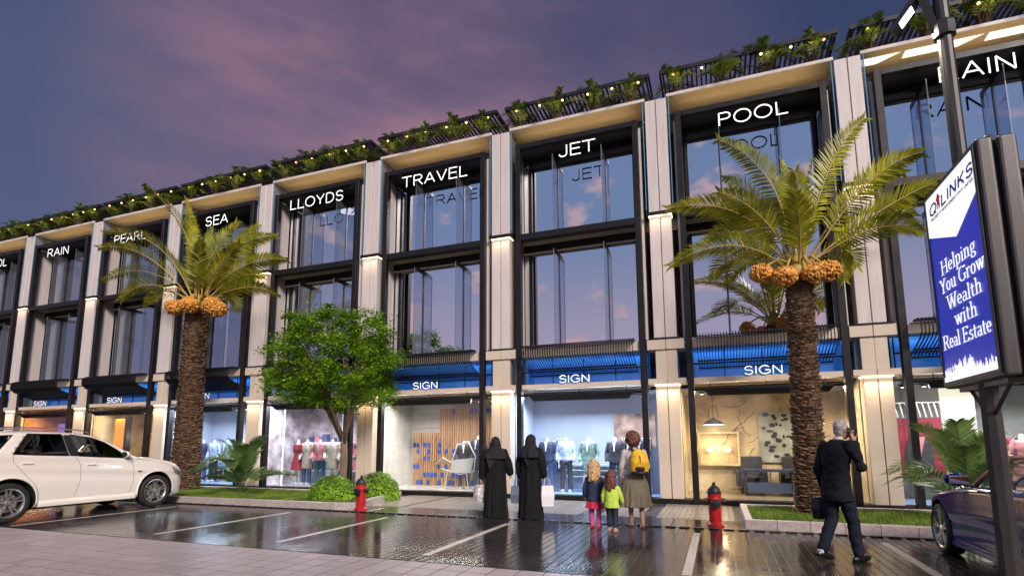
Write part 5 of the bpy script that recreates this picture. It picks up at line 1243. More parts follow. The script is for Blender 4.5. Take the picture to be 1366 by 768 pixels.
# man on the phone
SUIT = M('black_suit', (.011, .013, .018), .85, spec=.15, var=.15, vscale=7)
TROU = M('dark_navy_trousers', (.012, .016, .027), .85, spec=.15, var=.2, vscale=7)
t = thing('person', 'grey haired man in a dark suit walking with a phone at his ear', 'person', (1.38, 8.12, 0), R(-50)); t.scale = (.88, .94, 1)
b = MB(); lean = .10
hc = (.035, .16, 1.655)
head(b, hc, 1.06, -.35); limb(b, [(.0, .08, 1.45), (.02, .12, 1.58)], [.060, .057])
loft(b, [(0, 0, .88, .17, .125), (0, .02, 1.12, .155, .12), (0, .06, 1.38, .20, .125), (0, .08, 1.50, .13, .08)], 18)
legL = [(-.09, .0, .93), (-.10, -.02, .52), (-.10, -.24, .12)]; legR = [(.09, 0, .93), (.10, .14, .50), (.10, .20, .09)]
for l in (legL, legR): limb(b, l, [.09, .06, .042]); limb(b, [(l[2][0], l[2][1] - .02, l[2][2] - .03), (l[2][0], l[2][1] + .09, .05 if l[2][2] < .1 else .07)], [.038, .024])
aL = [(-.20, .06, 1.44), (-.29, .0, 1.15), (-.27, .08, .90)]; aR = [(.20, .07, 1.44), (.335, .10, 1.19), (.185, .19, 1.52)]
for a in (aL, aR): limb(b, a, [.055, .045, .032])
hand(b, aL[2], (0, .2, -1), (0, 1, 0), 1.05, 1.0, 1); hand(b, aR[2], (-.35, -.02, 1), (0, 1, .1), 1.0, 1.15, -1)
body('body', b, SKIND, t); face(hc, 1.06, -.35, t)
q = MB(); loft(q, [(0, -.01, .76, .225, .165), (0, 0, .90, .21, .155), (0, .02, 1.12, .185, .14), (0, .055, 1.36, .232, .152), (0, .075, 1.47, .205, .12), (0, .085, 1.535, .085, .075)], 26, .025, 5)
limb(q, [aL[0], aL[1], Vector(aL[1]).lerp(Vector(aL[2]), .92)], [.085, .068, .058], 12); limb(q, [aR[0], aR[1], Vector(aR[1]).lerp(Vector(aR[2]), .82)], [.088, .072, .058], 12)
obj('jacket', remeshed(q, .010, 2, 'jacket', disp=lambda c: .014 * noise.noise(Vector((c.x * 8, c.y * 8, c.z * 14))) + .006 * noise.noise(Vector((c.x * 20, c.y * 20, c.z * 30)))), SUIT, t)
q = MB(); q.lathe([(.064, 0), (.064, .03), (.060, .045)], 16, (.012, .10, 1.52)); obj('shirt_collar', q, M('white_shirt', (.7, .7, .7), .6), t, smooth=True)
q = MB(); q.ball((0, 0, .92), (.185, .14, .12), 16, 10)
limb(q, [legL[0], legL[1], (-.10, -.22, .16)], [.115, .085, .072], 12); limb(q, [legR[0], legR[1], (.10, .19, .12)], [.115, .085, .074], 12)
obj('trousers', remeshed(q, .011, 3, 'trousers', disp=lambda c: .012 * noise.noise(Vector((c.x * 8, c.y * 8, c.z * 13))) + .005 * noise.noise(c * 26)), TROU, t)
for l, pit in ((legL, .45), (legR, 0)):
    q = MB(); q.ball((0, .055, .048), (.058, .165, .048), 16, 10); q.box(-.038, .038, -.085, -.01, 0, .03)
    obj('shoe', q, SHOE, t, loc=(l[2][0], l[2][1] - .01, .0 if pit == 0 else .05), rot=(-pit * .6, 0, 0), smooth=False)
q = MB(); q.lathe([(.046, .0), (.046, .06)], 12, (legL[2][0], legL[2][1] - .02, .10)); obj('sock', q, M('pale_sock', (.6, .6, .6), .6), t)
GREY = M('grey_hair', (.21, .21, .22), .6, var=.5, vscale=34, c2=(.42, .42, .44))
q = MB(); c = Vector(hc); q.ball(c + Vector((-.004, -.022, .045)), (.088, .106, .098), 18, 12); q.ball(c + Vector((-.015, -.05, -.015)), (.078, .066, .07), 14, 9)
obj('hair', remeshed(q, .008, 2, 'hair', disp=wobble(.006, 40)), GREY, t)
q = MB(); q.box(-.035, .035, -.005, .005, -.07, .07)
ph = obj('mobile_phone', bevelled(q, .004, 1), SHOE, None); ph.matrix_world = Matrix.Translation((1.38, 8.12, 0)) @ Matrix.Rotation(R(-50), 4, 'Z') @ Matrix.Translation((.118, .185, 1.62)) @ Matrix.Rotation(R(75), 4, 'Z') @ Matrix.Rotation(R(-15), 4, 'X'); tag(ph, 'dark mobile phone held to the right ear of the grey haired man', 'phone')
wb = Matrix.Rotation(R(-50), 4, 'Z') @ Vector((-.28, .06, 0))
bag('black document bag hanging from the left hand of the man in the suit', (1.38 + wb.x, 8.12 + wb.y, .50), R(52), .34, .10, .27, SHOE, .10)
# ------------------------------------------------------------------ vehicles
def interp(tab, x):
    if x <= tab[0][0]: return tab[0][1]
    for (a, b), (c, d) in zip(tab[:-1], tab[1:]):
        if x <= c:
            t = (x - a) / (c - a) if c > a else 0; return b + (d - b) * t
    return tab[-1][1]
def smooth_tab(tab, x, w=.06): return sum(interp(tab, x + d * w) * k for d, k in ((-1, .2), (-.5, .2), (0, .2), (.5, .2), (1, .2)))
class Shell:
    def __init__(s, top, plan, zb, belt, tumble, wr):
        s.top, s.plan, s.zb, s.belt, s.tumble = top, plan, zb, belt, tumble; s.wr = wr
    def T(s, x): return smooth_tab(s.top, x)
    def W(s, x, z):
        w = smooth_tab(s.plan, x); b = interp(s.belt, x)
        lo = interp(s.zb, x)
        f = (z - .62) / .5
        w = w - .030 * min(1, abs(f)) ** 2 - (.035 if z < lo + .05 else 0) * 1
        if z > b: w -= (z - b) * s.tumble + min(1, (z - b) / .05) * .012
        # soft crease along the doors
        cz = b - .27; w += .007 * math.exp(-((z - cz) / .03) ** 2) - .010 * math.exp(-((z - cz + .12) / .09) ** 2)
        return w
    def mesh(s, x0, x1, n=90, ns=26, nt=9, name='shell'):
        vs, fs = [], []; xs = [x0 + (x1 - x0) * (0.5 - 0.5 * math.cos(math.pi * i / n)) * 1.0 for i in range(n + 1)]
        m = None
        for x in xs:
            t = s.T(x); lo = interp(s.zb, x); zs = t - min(.10, (t - lo) * .25); half = [(0, lo)]
            half.append((s.W(x, lo) - .06, lo))
            for i in range(ns + 1):
                z = lo + .02 + (zs - lo - .02) * i / ns; half.append((s.W(x, z), z))
            Wt = s.W(x, zs)
            for i in range(1, nt + 1):
                a = math.pi / 2 * i / nt; half.append((Wt * math.cos(a) ** .62 if i < nt else 0, zs + (t - zs) * math.sin(a) ** .75))
            ring = half + [(-y, z) for y, z in half[-2:0:-1]]
            m = len(ring); vs += [(x, y, z) for y, z in ring]
        for i in range(n):
            for j in range(m): fs.append((i * m + j, i * m + (j + 1) % m, (i + 1) * m + (j + 1) % m, (i + 1) * m + j))
        fs += [tuple(range(m))[::-1], tuple(n * m + j for j in range(m))]
        q = MB(); q.add(vs, fs); return fixn(q.mesh(name, True))
    def side_patch(s, bot, top, sgn, nu=16, nv=8, off=.003):
        def at(pl, u):
            L_ = [0]
            for a, b in zip(pl[:-1], pl[1:]): L_.append(L_[-1] + math.hypot(b[0] - a[0], b[1] - a[1]))
            d = u * L_[-1]
            for i in range(len(pl) - 1):
                if d <= L_[i + 1] + 1e-9:
                    t = (d - L_[i]) / max(1e-9, L_[i + 1] - L_[i]); return (pl[i][0] + (pl[i + 1][0] - pl[i][0]) * t, pl[i][1] + (pl[i + 1][1] - pl[i][1]) * t)
            return pl[-1]
        q = MB(); vs = []
        for i in range(nu + 1):
            a, b = at(bot, i / nu), at(top, i / nu)
            for j in range(nv + 1):
                x = a[0] + (b[0] - a[0]) * j / nv; z = a[1] + (b[1] - a[1]) * j / nv; vs.append((x, sgn * (s.W(x, z) + off), z))
        fs = [(i * (nv + 1) + j, i * (nv + 1) + j + 1, (i + 1) * (nv + 1) + j + 1, (i + 1) * (nv + 1) + j) for i in range(nu) for j in range(nv)]
        q.add(vs, fs); return q
    def line(s, pts, sgn, w=.007, off=.001):
        q = MB(); fine = []
        for a, b in zip(pts[:-1], pts[1:]):
            for i in range(6): fine.append((a[0] + (b[0] - a[0]) * i / 6, a[1] + (b[1] - a[1]) * i / 6))
        fine.append(pts[-1]); q.tube([(x, sgn * (s.W(x, z) + off - w * .5), z) for x, z in fine], w * .75, 5); return q
def wheel_obj(parent, loc, r, rimr, wdt, sgn, tyre, rimm, dark, spokes=5):
    """sgn: +1 outer face towards +y"""
    q = MB(); pr = [(rimr, -wdt / 2 + .02), (rimr + .02, -wdt / 2), (r - .03, -wdt / 2 + .005), (r - .005, -wdt / 2 + .03), (r, -wdt / 4), (r, wdt / 4), (r - .005, wdt / 2 - .03), (r - .03, wdt / 2 - .005), (rimr + .02, wdt / 2), (rimr, wdt / 2 - .02)]
    q.lathe(pr, 40, axis='y', cap=False); wh = obj('wheel', q, tyre, parent, loc=loc, smooth=False)
    wh.rotation_euler = (0, 0, 0 if sgn > 0 else math.pi)
    for p in wh.data.polygons: p.use_smooth = len(p.vertices) == 4
    q = MB(); q.lathe([(rimr + .004, wdt / 2 - .035), (rimr + .006, wdt / 2 - .012), (rimr - .008, wdt / 2 - .010), (rimr - .022, wdt / 2 - .03), (rimr - .03, wdt / 2 - .10)], 40, axis='y', cap=False)
    for i in range(spokes):
        for da in (-.17, .17):
            a = 2 * math.pi * i / spokes + .3; ca, sa = math.cos(a + da * .5), math.sin(a + da * .5); cb, sb = math.cos(a + da), math.sin(a + da)
            y = wdt / 2
            def pt(rr, c_, s_, w_, yy): return [(rr * c_ - s_ * w_, yy, rr * s_ + c_ * w_), (rr * c_ + s_ * w_, yy, rr * s_ - c_ * w_)]
            A = pt(.045, ca, sa, .016, y - .030) + pt(rimr - .012, cb, sb, .013, y - .020); B = pt(.045, ca, sa, .020, y - .065) + pt(rimr - .012, cb, sb, .018, y - .055)
            q.add(A + B, [(0, 1, 3, 2), (4, 6, 7, 5), (0, 2, 6, 4), (1, 5, 7, 3), (0, 4, 5, 1), (2, 3, 7, 6)])
    q.lathe([(.058, wdt / 2 - .07), (.056, wdt / 2 - .028), (.03, wdt / 2 - .018), (.001, wdt / 2 - .016)], 18, axis='y')
    rm = obj('rim', q, rimm, wh); fixn(rm.data)
    q = MB(); q.lathe([(rimr - .01, wdt / 2 - .13), (rimr - .01, wdt / 2 - .11)], 28, axis='y'); obj('brake_backing', q, dark, wh)
    q = MB(); q.lathe([(rimr * .66, wdt / 2 - .105), (rimr * .66, wdt / 2 - .085)], 28, axis='y'); obj('brake_disc', q, rimm, wh)
    return wh
def prism_cut(poly, y0, y1, mat, name='cut'):
    q = MB(); q.prism(poly, y0, y1); me = fixn(q.mesh(name)); me.materials.append(mat); return me
def cyl_cut(x, z, r, y0, y1, mat):
    q = MB(); q.prism([(x + r * math.cos(2 * math.pi * i / 40), z + r * math.sin(2 * math.pi * i / 40)) for i in range(40)], y0, y1); me = fixn(q.mesh('cut')); me.materials.append(mat); return me
TYRE = M('tyre_rubber', (.016, .016, .016), .75, var=.2, bump=.1)
RIM = M('silver_alloy', (.55, .54, .53), .28, metal=.9, var=.05)
CARDARK = M('car_dark', (.010, .010, .010), .7)
CARGLASS = glassmat('car_glass', (.42, .46, .46), (.9, .95, 1), 1.5, 1.3)
# white estate
WHITE = M('white_car_paint', (.88, .83, .76), .26, coat=.6)
suv = thing('parked_car', 'white sport utility car with silver spoked wheels and roof rails parked nose in', 'car', (-13.965, 8.13, 0), R(90))
top = [(-2.46, .62), (-2.44, .95), (-2.38, 1.20), (-2.22, 1.52), (-2.08, 1.70), (-1.9, 1.765), (-1.67, 1.79), (-.96, 1.81), (-.43, 1.795), (-.03, 1.765), (.16, 1.715), (.42, 1.60), (.65, 1.475), (.90, 1.31), (1.05, 1.235), (1.46, 1.205), (1.85, 1.135), (2.05, 1.065), (2.22, .96), (2.33, .83), (2.385, .60)]
plan = [(-2.46, .72), (-2.40, .83), (-2.2, .915), (-1.8, .955), (-1.0, .965), (1.2, .965), (1.6, .955), (1.9, .925), (2.1, .875), (2.25, .80), (2.34, .70), (2.385, .58)]
zb = [(-2.46, .40), (-2.3, .30), (-2.0, .27), (-1.0, .25), (1.0, .25), (2.0, .22), (2.3, .24), (2.385, .34)]
belt = [(-2.4, 1.36), (-1.5, 1.325), (-.5, 1.27), (.8, 1.185), (1.1, 1.16), (2.4, 1.1)]
S = Shell(top, plan, zb, belt, .36, .39)
me = S.mesh(-2.46, 2.385); me.materials.append(WHITE)
cuts = []
for x in (-1.49, 1.49):
    for sg in (-1, 1): cuts.append(cyl_cut(x, .40, .455, sg * .52, sg * 1.3, CARDARK))
wins = {'rear': ([(-1.49, 1.325), (-.49, 1.275)], [(-1.215, 1.735), (-.585, 1.735)]),
        'front': ([(-.285, 1.262), (.775, 1.195)], [(-.43, 1.730), (.0, 1.672), (.28, 1.56), (.53, 1.40), (.775, 1.205)]),
        'quarter': ([(-2.17, 1.42), (-1.74, 1.37)], [(-2.03, 1.665), (-1.46, 1.705)])}
for nme, (bo, to) in wins.items():
    poly = bo + to[::-1] if True else 0
    for sg in (-1, 1): cuts.append(prism_cut(poly, sg * .12, sg * 1.3, CARDARK))
body_me = boolcut(me, cuts, 'body')
bo_ = obj('body', body_me, None, suv)
for nme, (bo, to) in wins.items():
    for sg in (-1, 1):
        obj('window', S.side_patch(bo, to, sg, off=-.012), CARGLASS, suv, smooth=True)
        loop = bo + to[::-1] + [bo[0]]
        obj('window_seal', S.line(loop, sg, .014, .000), MT['black'], suv)
for sg in (-1, 1):
    obj('b_pillar', S.side_patch([(-.48, 1.275), (-.295, 1.265)], [(-.575, 1.735), (-.44, 1.73)], sg, 4, 6, .002), MT['dark'], suv)
    obj('window_bar', S.side_patch([(-1.105, 1.32), (-1.08, 1.32)], [(-1.155, 1.725), (-1.13, 1.725)], sg, 2, 6, .0), MT['dark'], suv)
    for pts in ([(-1.49, 1.31), (-1.47, 1.17), (-1.24, .90), (-1.08, .72), (-1.01, .56), (-1.0, .42)], [(-.36, 1.25), (-.255, 1.08), (-.24, .78), (-.33, .42)], [(.80, 1.18), (.905, .98), (.915, .65), (.83, .39)], [(.93, 1.17), (1.3, 1.13), (1.7, 1.05), (2.0, .93)]):
        obj('panel_gap', S.line(pts, sg, .006, .0005), CARDARK, suv)
    for x, z in ((-1.24, 1.14), (-.04, 1.075)):
        q = MB(); y = sg * (S.W(x, z) + .012); q.box(x - .095, x + .095, y - .012, y + .012, z - .012, z + .014); obj('door_handle', bevelled(q, .008, 2), WHITE, suv)
    q = MB(); y = sg * .955; q.prismx([(sg * .90, .25), (sg * .985, .26), (sg * .985, .33), (sg * .955, .395), (sg * .90, .39)], -.98, .98); obj('side_skirt', fixn(bevelled(q, .008, 2)), WHITE, suv)
    x, z = .66, 1.285; y = sg * (S.W(x, z) + .10); q = MB(); q.ball((x, y, z), (.055, .125, .078), 14, 9); q2 = obj('door_mirror', q, WHITE, suv, smooth=True)
    q = MB(); q.ball((x - .02, y, z), (.045, .11, .066), 12, 8); obj('mirror_glass', q, MT['dark'], q2, smooth=True)
    q = MB(); q.tube([(x + .03, sg * (S.W(.7, 1.2)), 1.20), (x, y, z - .03)], .022, 6); obj('mirror_arm', q, MT['black'], q2)
    q = MB(); yy = sg * .69; q.tube([(-2.0, yy, 1.76), (-1.85, yy, 1.835), (-1.5, yy, 1.86), (-.6, yy, 1.855), (-.25, yy, 1.835), (.03, yy * 1.01, 1.765)], .014, 8); obj('roof_rail', q, RIM, suv, smooth=True)
    obj('headlight', S.side_patch([(1.98, .80), (2.30, .66)], [(1.90, .975), (2.26, .80)], sg, 8, 5, .004), M('lamp_lens', (.35, .36, .38), .08, metal=.4), suv, smooth=True)
    obj('tail_light', S.side_patch([(-2.40, 1.0), (-2.2, 1.02)], [(-2.34, 1.25), (-2.22, 1.26)], sg, 4, 4, .004), M('tail_lens', (.4, .01, .01), .15), suv, smooth=True)
    obj('mud_vent', S.side_patch([(1.0, .86), (1.10, .855)], [(1.01, .90), (1.12, .895)], sg, 3, 2, .003), RIM, suv)
    for x in (-1.49, 1.49):
        ring = MB(); pts = [(x + .468 * math.cos(a), sg * (S.W(x + .468 * math.cos(a), max(.3, .40 + .468 * math.sin(a))) + .004), .40 + .468 * math.sin(a)) for a in [math.pi * (-.06 + 1.12 * i / 24) for i in range(25)]]
        ring.tube(pts, .016, 6); obj('arch_lip', ring, WHITE, suv, smooth=True)
for x in (-1.49, 1.49):
    for sg in (-1, 1): wheel_obj(suv, (x, sg * .835, .385), .385, .275, .25, sg, TYRE, RIM, CARDARK)
q = MB(); q.box(-2.1, 2.0, -.7, .7, .20, .27); obj('underbody', q, CARDARK, suv)
LEATH = M('grey_leather', (.06, .055, .05), .5)
for x in (-.95, .05):
    for y in (-.42, .42):
        q = MB(); q.box(x - .06, x + .10, y - .24, y + .24, 1.0, 1.50); q.box(x - .0, x + .08, y - .12, y + .12, 1.50, 1.66); obj('seat', bevelled(q, .03, 2), LEATH, suv)
q = MB(); q.tube([(.42 + .06 * math.sin(a), -.40 + .17 * math.cos(a), 1.22 + .16 * math.sin(a)) for a in [2 * math.pi * i / 20 for i in range(21)]], .012, 6); obj('steering_wheel', q, MT['black'], suv)
# windscreen glass lying on the raked screen
q = MB(); vs = []
for i in range(9):
    x = .12 + (.96 - .12) * i / 8
    for j in range(9):
        y = -.66 + 1.32 * j / 8; t_ = S.T(x); zs = t_ - .10; W_ = S.W(x, zs); c_ = min(.999, abs(y) / W_); a = math.acos(c_ ** (1 / .62)); vs.append((x, y, zs + .10 * math.sin(a) ** .75 + .004))
q.add(vs, [(i * 9 + j, i * 9 + j + 1, (i + 1) * 9 + j + 1, (i + 1) * 9 + j) for i in range(8) for j in range(8)]); obj('windscreen', q, MT['dark'], suv, smooth=True)
q = MB(); q.box(2.34, 2.41, -.42, .42, .55, .74); obj('grille', bevelled(q, .02, 2), MT['dark'], suv)

# dark blue convertible
BLUE = M('blue_car_paint', (.002, .006, .15), .13, spec=.22, coat=.12)
TAN = M('tan_leather', (.34, .20, .13), .5, var=.15, vscale=6)
cab = thing('parked_car', 'dark blue convertible with tan interior parked behind the billboard pole', 'car', (3.665, 7.85, 0), R(90))
top = [(-2.25, .60), (-2.2, .82), (-2.0, .95), (-1.2, 1.03), (-.5, 1.02), (.0, 1.00), (.35, .985), (.9, .93), (1.4, .86), (1.75, .76), (2.0, .64), (2.12, .52), (2.17, .44)]
plan = [(-2.25, .66), (-2.15, .80), (-1.9, .88), (-1.3, .915), (-.5, .90), (.5, .895), (1.2, .905), (1.6, .89), (1.85, .82), (2.02, .70), (2.12, .55), (2.17, .42)]
zb2 = [(-2.25, .35), (-2.0, .22), (-1, .18), (1, .18), (1.9, .17), (2.17, .24)]
belt2 = [(-2.4, .92), (0, .92), (1.0, .85), (2.4, .7)]
S2 = Shell(top, plan, zb2, belt2, .35, .33)
me = S2.mesh(-2.25, 2.17); me.materials.append(BLUE)
cuts = [cyl_cut(x, .335, .385, sg * .50, sg * 1.3, CARDARK) for x in (-1.35, 1.35) for sg in (-1, 1)]
qc = MB(); qc.prismx([(-.70, .45), (.70, .45), (.76, 1.3), (-.76, 1.3)], -1.25, .38); cme = fixn(qc.mesh('cut')); cme.materials.append(TAN); cuts.append(cme)
obj('body', boolcut(me, cuts, 'body'), None, cab)
for x in (-1.35, 1.35):
    for sg in (-1, 1): wheel_obj(cab, (x, sg * .80, .33), .33, .255, .235, sg, TYRE, RIM, CARDARK)
for sg in (-1, 1):
    q = MB(); q.tube([(.62, sg * .74, .93), (.20, sg * .71, 1.14), (-.18, sg * .64, 1.315)], [.030, .026, .026], 8); obj('screen_pillar', q, TAN, cab, smooth=True)
    x, z = .24, 1.05; y = sg * 1.02; q = MB(); q.ball((x, y, z), (.07, .125, .075), 16, 10); mo = obj('door_mirror', q, BLUE, cab, smooth=True)
    q = MB(); q.box(x - .074, x - .066, y - .095, y + .095, z - .052, z + .052); obj('mirror_glass', bevelled(q, .003, 1), M('mirror_face', (.6, .5, .6), .03, metal=1), mo)
    q = MB(); q.tube([(x, sg * .86, .97), (x, y, z - .04)], .02, 6); obj('mirror_arm', q, MT['black'], mo)
    for pts in ([(.42, .96), (.50, .80), (.50, .45), (.42, .30)], [(-.85, .98), (-.90, .7), (-.85, .40), (-.80, .30)]): obj('panel_gap', S2.line(pts, sg, .006, .0), CARDARK, cab)
    q = MB(); q.box(-.62, -.42, sg * .895, sg * .92, .76, .79) if sg > 0 else q.box(-.62, -.42, sg * .92, sg * .895, .76, .79); obj('door_handle', bevelled(q, .004, 1), BLUE, cab)
    obj('headlight', S2.side_patch([(1.70, .58), (2.05, .46)], [(1.55, .72), (1.98, .58)], sg, 8, 4, .004), M('lamp_lens_b', (.5, .5, .5), .08, metal=.5), cab, smooth=True)
    q = MB(); q.box(-.95, .95, sg * .875 - .03, sg * .875 + .03, .185, .25); obj('side_skirt', bevelled(q, .012, 2), BLUE, cab)
q = MB(); q.tube([(-.18, -.64, 1.315), (-.22, -.3, 1.345), (-.22, .3, 1.345), (-.18, .64, 1.315)], .028, 8); obj('screen_header', q, TAN, cab, smooth=True)
q = MB(); q.add([(.60, -.72, .95), (.60, .72, .95), (-.17, .62, 1.31), (-.17, -.62, 1.31)], [(0, 1, 2, 3)]); obj('windscreen', q, CARGLASS, cab)
for y in (-.36, .36):
    q = MB(); q.box(-.55, -.05, y - .25, y + .25, .5, .66); q.box(-.68, -.50, y - .24, y + .24, .55, 1.12); q.box(-.66, -.56, y - .13, y + .13, 1.12, 1.28); obj('seat', bevelled(q, .035, 2), TAN, cab)
q = MB(); q.tube([(.10 + .05 * math.sin(a), .36 + .17 * math.cos(a), .93 + .16 * math.sin(a)) for a in [2 * math.pi * i / 20 for i in range(21)]], .012, 6); obj('steering_wheel', q, MT['black'], cab)
q = MB(); q.box(.12, .40, -.72, .72, .78, .97); obj('dashboard', bevelled(q, .03, 2), TAN, cab)
# ------------------------------------------------------------------ hydrants
HRED = M('hydrant_red', (.42, .012, .014), .35, var=.25, vscale=8, bump=.05)
HBLK = M('hydrant_black', (.014, .014, .016), .5, var=.2)
hy = thing('fire_hydrant', 'red fire hydrant with black caps at the corner of the left lawn bed', 'fire hydrant', (-7.80, 10.74, 0)); hy.scale = (.88, .88, .88)
q = MB(); q.lathe([(.17, 0), (.17, .035), (.145, .05), (.125, .07), (.125, .50), (.145, .52), (.145, .56), (.135, .58), (.135, .66)], 24); obj('barrel', q, HRED, hy, smooth=False)
q = MB(); q.lathe([(.150, .66), (.150, .685), (.135, .70), (.115, .76), (.07, .81), (.035, .825), (.035, .87), (.025, .885)], 24); obj('bonnet', q, HBLK, hy)
for ax, s in (('x', 1), ('x', -1)):
    q = MB(); q.lathe([(.050, .10), (.050, .15), (.068, .152), (.068, .19), (.03, .20), (.03, .225)] if s > 0 else [(.050, -.10), (.050, -.15), (.068, -.152), (.068, -.19), (.03, -.20), (.03, -.225)], 14, (0, 0, .50), 'x'); obj('side_cap', q, HBLK, hy, fix=True)
q = MB(); q.lathe([(.075, -.11), (.075, -.15), (.095, -.152), (.095, -.185), (.035, -.19), (.035, -.215)], 16, (0, 0, .46), 'y'); obj('front_cap', q, HBLK, hy, fix=True)
q = MB()
for i in range(8): a = i * math.pi / 4; q.tube([(.148 * math.cos(a), .148 * math.sin(a), .03), (.148 * math.cos(a), .148 * math.sin(a), .06)], .012, 6)
obj('base_bolt', q, HBLK, hy, kind='stuff', label='ring of small base bolts')
dup(hy, loc=(-.13, 10.82, 0), rz=R(8), label='red fire hydrant with black caps left of the right lawn bed corner')
# ------------------------------------------------------------------ billboard, pole and street lamp
FRAME = M('anthracite_metal', (.050, .047, .046), .42, metal=.4, var=.15, vscale=2, stretch=(4, 4, .5), bump=.05)
PX, PY = 2.33, 6.15
pole = thing('street_lamp', 'tall dark octagonal pole with a bent arm and a lit rectangular lamp head', 'street lamp', (PX, PY, 0))
q = MB(); q.tube([(0, 0, 0), (0, 0, 2.02)], [.088, .076], 8); q.tube([(0, 0, 2.02), (0, 0, 6.2)], [.068, .062], 12); obj('pole', q, FRAME, pole)
q = MB(); q.lathe([(.16, 0), (.16, .03), (.12, .04), (.115, .10)], 16); obj('base_flange', q, FRAME, pole)
q = MB(); q.lathe([(.095, 5.51), (.100, 5.55), (.100, 5.64), (.085, 5.67)], 8); col_ = obj('collar', q, FRAME, pole)
q = MB(); q.tube([(0, 0, 5.51), (0, 0, 5.44)], [.05, .02], 6); obj('collar_bolt', q, MT['black'], col_)
# arm: from the collar up and outwards, then bent down to the head
d = Vector((-.88, .47, 0)).normalized(); n_ = Vector((-d.y, d.x, 0))
def bar(path, wd, th, mat, name, parent):
    q = MB(); vs = []
    for i, (a, z) in enumerate(path):
        p0 = Vector(path[max(0, i - 1)]); p1 = Vector(path[min(len(path) - 1, i + 1)]); t = (p1 - p0).normalized(); nn = Vector((-t.y, t.x))
        for s_ in (-1, 1):
            for h in (-1, 1): c = d * (a + nn.x * h * th / 2) + n_ * s_ * wd / 2; vs.append((c.x, c.y, z + nn.y * h * th / 2))
    fs = []
    for i in range(len(path) - 1):
        o_ = i * 4
        for a, b in ((0, 1), (1, 3), (3, 2), (2, 0)): fs.append((o_ + a, o_ + b, o_ + 4 + b, o_ + 4 + a))
    fs += [(0, 2, 3, 1), ((len(path) - 1) * 4, (len(path) - 1) * 4 + 1, (len(path) - 1) * 4 + 3, (len(path) - 1) * 4 + 2)]
    q.add(vs, fs); return obj(name, q, mat, parent, fix=True)
bar([(.05, 5.58), (.135, 6.02)], .12, .07, FRAME, 'arm', pole)
hd = bar([(.10, 6.045), (.19, 6.05), (.42, 5.81)], .14, .05, FRAME, 'lamp_head', pole)
q = MB(); tv = Vector((.23, -.24)).normalized(); nv = Vector((tv.y, -tv.x)); c0 = Vector((.245, 5.993)) + Vector((-.24, -.23)).normalized() * 0.028
vs = []
for a in (0, .17):
    for s_ in (-.06, .06): p = c0 + tv * a; c = d * p.x + n_ * s_; vs.append((c.x, c.y, p.y))
q.add(vs, [(0, 1, 3, 2)]); obj('lamp_panel', q, emat('lamp_panel_glow', (1, .95, .85), 6), hd)
lp = Vector((PX, PY, 0)) + d * .40
add_light('AREA', (lp.x, lp.y, 5.74), 60, (1, .88, .72), .2, .1, (0, R(20), 0), 'street_lamp_light')
sgn_ = thing('billboard', 'tall lit billboard with white logo field and blue slogan field on the lamp pole', 'billboard', (2.2, 6.76, 2.06))
Wd, Hh, TH = 1.21, 2.01, .30
# local frame: x' = depth (+x), y' = -(u), z
def slab(x0, x1, u0, u1, z0, z1, mat, name, bev=.02, parent=None, loc=None):
    q = MB(); q.box(x0, x1, -u1, -u0, z0, z1); return obj(name, bevelled(q, bev, 3) if bev else q, mat, parent or sgn_)
slab(.012, .135, -.03, Wd + .03, -.03, Hh + .03, FRAME, 'case', .03)
slab(.165, TH, -.03, Wd + .03, -.03, Hh + .03, FRAME, 'case', .03)
slab(.120, .180, .02, Wd - .02, 0, Hh, MT['black'], 'case_joint', .005)
FW, FB = emat('poster_white', (.95, .96, 1), .85), M('poster_blue', (.008, .020, .36), .3, emis=(.004, .016, .30), estr=.9, var=.15, vscale=1.5)
FLET = emat('poster_letter_white', (1, 1, 1), .9); FLB = M('poster_letter_blue', (.01, .03, .32), .4); FRD = M('poster_red', (.55, .03, .03), .4)
m0 = .035
def facepoly(pts, off, mat, name, parent):
    q = MB(); q.add([(-off, -u, z) for u, z in pts], [tuple(range(len(pts)))]); return obj(name, q, mat, parent)
fb = facepoly([(m0, m0), (Wd - m0, m0), (Wd - m0, Hh - m0), (m0, Hh - m0)], -.006, FB, 'poster', sgn_)
slab(-.004, .012, 0, m0, 0, Hh, FRAME, 'trim', .004); slab(-.004, .012, Wd - m0, Wd, 0, Hh, FRAME, 'trim', .004); slab(-.004, .012, m0, Wd - m0, 0, m0, FRAME, 'trim', .004); slab(-.004, .012, m0, Wd - m0, Hh - m0, Hh, FRAME, 'trim', .004)
facepoly([(m0, 3.63 - 2.06), (.68, 3.42 - 2.06), (Wd - m0, 3.66 - 2.06), (Wd - m0, Hh - m0), (m0, Hh - m0)], -.003, FW, 'white_field', fb)
def poster_text(txt, font, u0, u1, zbase, cap, rx, ry, mat, name, gap=.10, shear=0.0, off=.0005, rise=0.0, z=None):
    lay, W_ = word_layout(txt, font, gap); s = (u1 - u0) / W_; k = 0
    for ch, x, w, st in lay:
        if not st: continue
        q = stroke_mb(st, rx * cap, ry * cap, .0012, s, cap, shear, ox=x * s, two=False)
        r = MB(); r.v = [(y - off, -(u0 + a), zbase - 2.06 + zz + rise * a) for a, y, zz in q.v]; r.f = q.f; r.m = q.m
        obj(name, r, mat, fb)
for s_, u0, u1, zz in (('Helping', .25, 1.04, 3.16), ('You Grow', .18, 1.17, 2.98), ('Wealth', .30, 1.07, 2.79), ('with', .44, .93, 2.61), ('Real Estate', .10, 1.15, 2.42)):
    poster_text(s_, SERIF, u0, u1, zz, .135, .082, .026, FLET, 'slogan_letter', gap=.02)
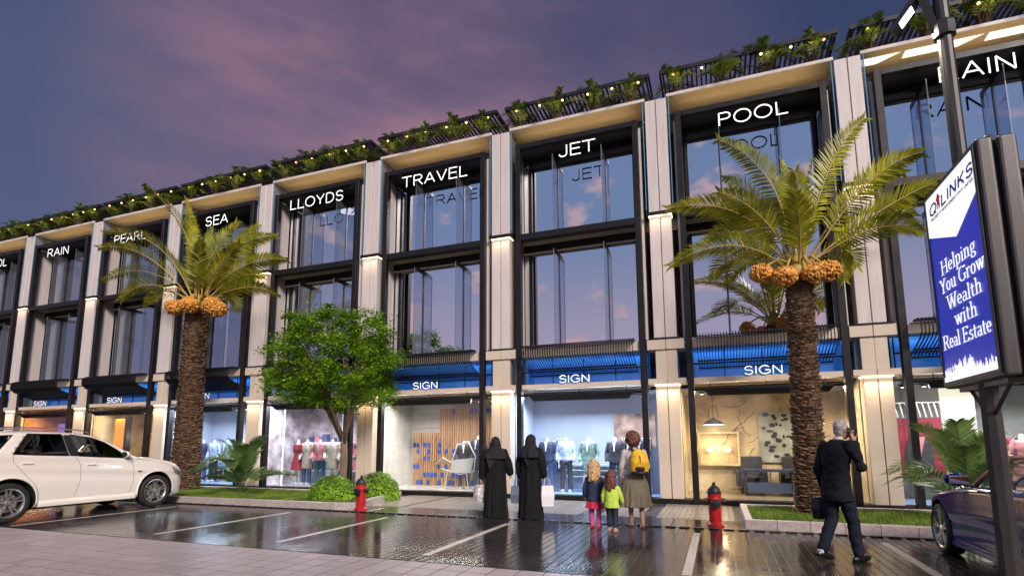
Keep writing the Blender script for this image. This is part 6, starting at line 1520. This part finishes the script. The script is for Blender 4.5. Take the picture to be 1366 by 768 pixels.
# logo: Q, red arrow house, LINKS
poster_text('Q', SANS, .13, .30, 3.825, .105, .13, .10, FLB, 'logo_letter', shear=.22)
poster_text('LINKS', SANS, .44, 1.15, 3.825, .105, .13, .10, FLB, 'logo_letter', gap=.22, shear=.22)
facepoly([(.31, 1.86), (.375, 1.93), (.44, 1.86), (.41, 1.86), (.41, 1.765), (.385, 1.765), (.385, 1.80), (.365, 1.80), (.365, 1.765), (.34, 1.765), (.34, 1.86)][::1], .0015, FRD, 'logo_arrow', fb)
poster_text('PROPERTY MANAGEMENT (PVT) LIMITED', dict(SANS, B=SANS['P']), .15, 1.15, 3.765, .026, .09, .08, CARDARK, 'small_letter', gap=.16)
# skyline silhouette along the foot
rd = random.Random(4); pts = [(m0, m0)]; u = m0
sky_pts = []
while u < Wd - m0 - .02:
    w = rd.uniform(.012, .035); h = .05 + .06 * math.sin(math.pi * min(1, u / .95)) + rd.uniform(-.02, .075); h = max(.04, h); u2 = min(Wd - m0, u + w)
    if rd.random() < .35: sky_pts += [(u, m0 + h), ((u + u2) / 2, m0 + h + .035), (u2, m0 + h)]
    else: sky_pts += [(u, m0 + h), (u2, m0 + h)]
    u = u2
q = MB()
for (a, za), (b, zb_) in zip(sky_pts[:-1], sky_pts[1:]):
    if b > a + 1e-6: q.add([(-.0012 + .004, -a, m0), (-.0012 + .004, -b, m0), (-.0012 + .004, -b, zb_), (-.0012 + .004, -a, za)], [(0, 1, 2, 3)])
for v in range(len(q.v)): q.v[v] = (-.0016, q.v[v][1], q.v[v][2])
obj('skyline', q, FLET, fb)
# brackets under the case
for u_ in (.18, 1.05):
    q = MB(); q.tube([(.14, -u_, -.035), (.13, -.61 + (.06 if u_ < .6 else -.06), -.32)], .018, 6); obj('brace', q, FRAME, sgn_)
q = MB(); q.box(.08, .22, -1.10, -.12, -.075, -.032); obj('carrier', q, FRAME, sgn_)
q = MB(); q.lathe([(.04, Hh + .03), (.04, Hh + .07), (.015, Hh + .10)], 8, (.15, -1.12, 0)); obj('lifting_eye', q, FRAME, sgn_)
bpy.data.batch_remove(trash)
bpy.data.scenes.remove(work)
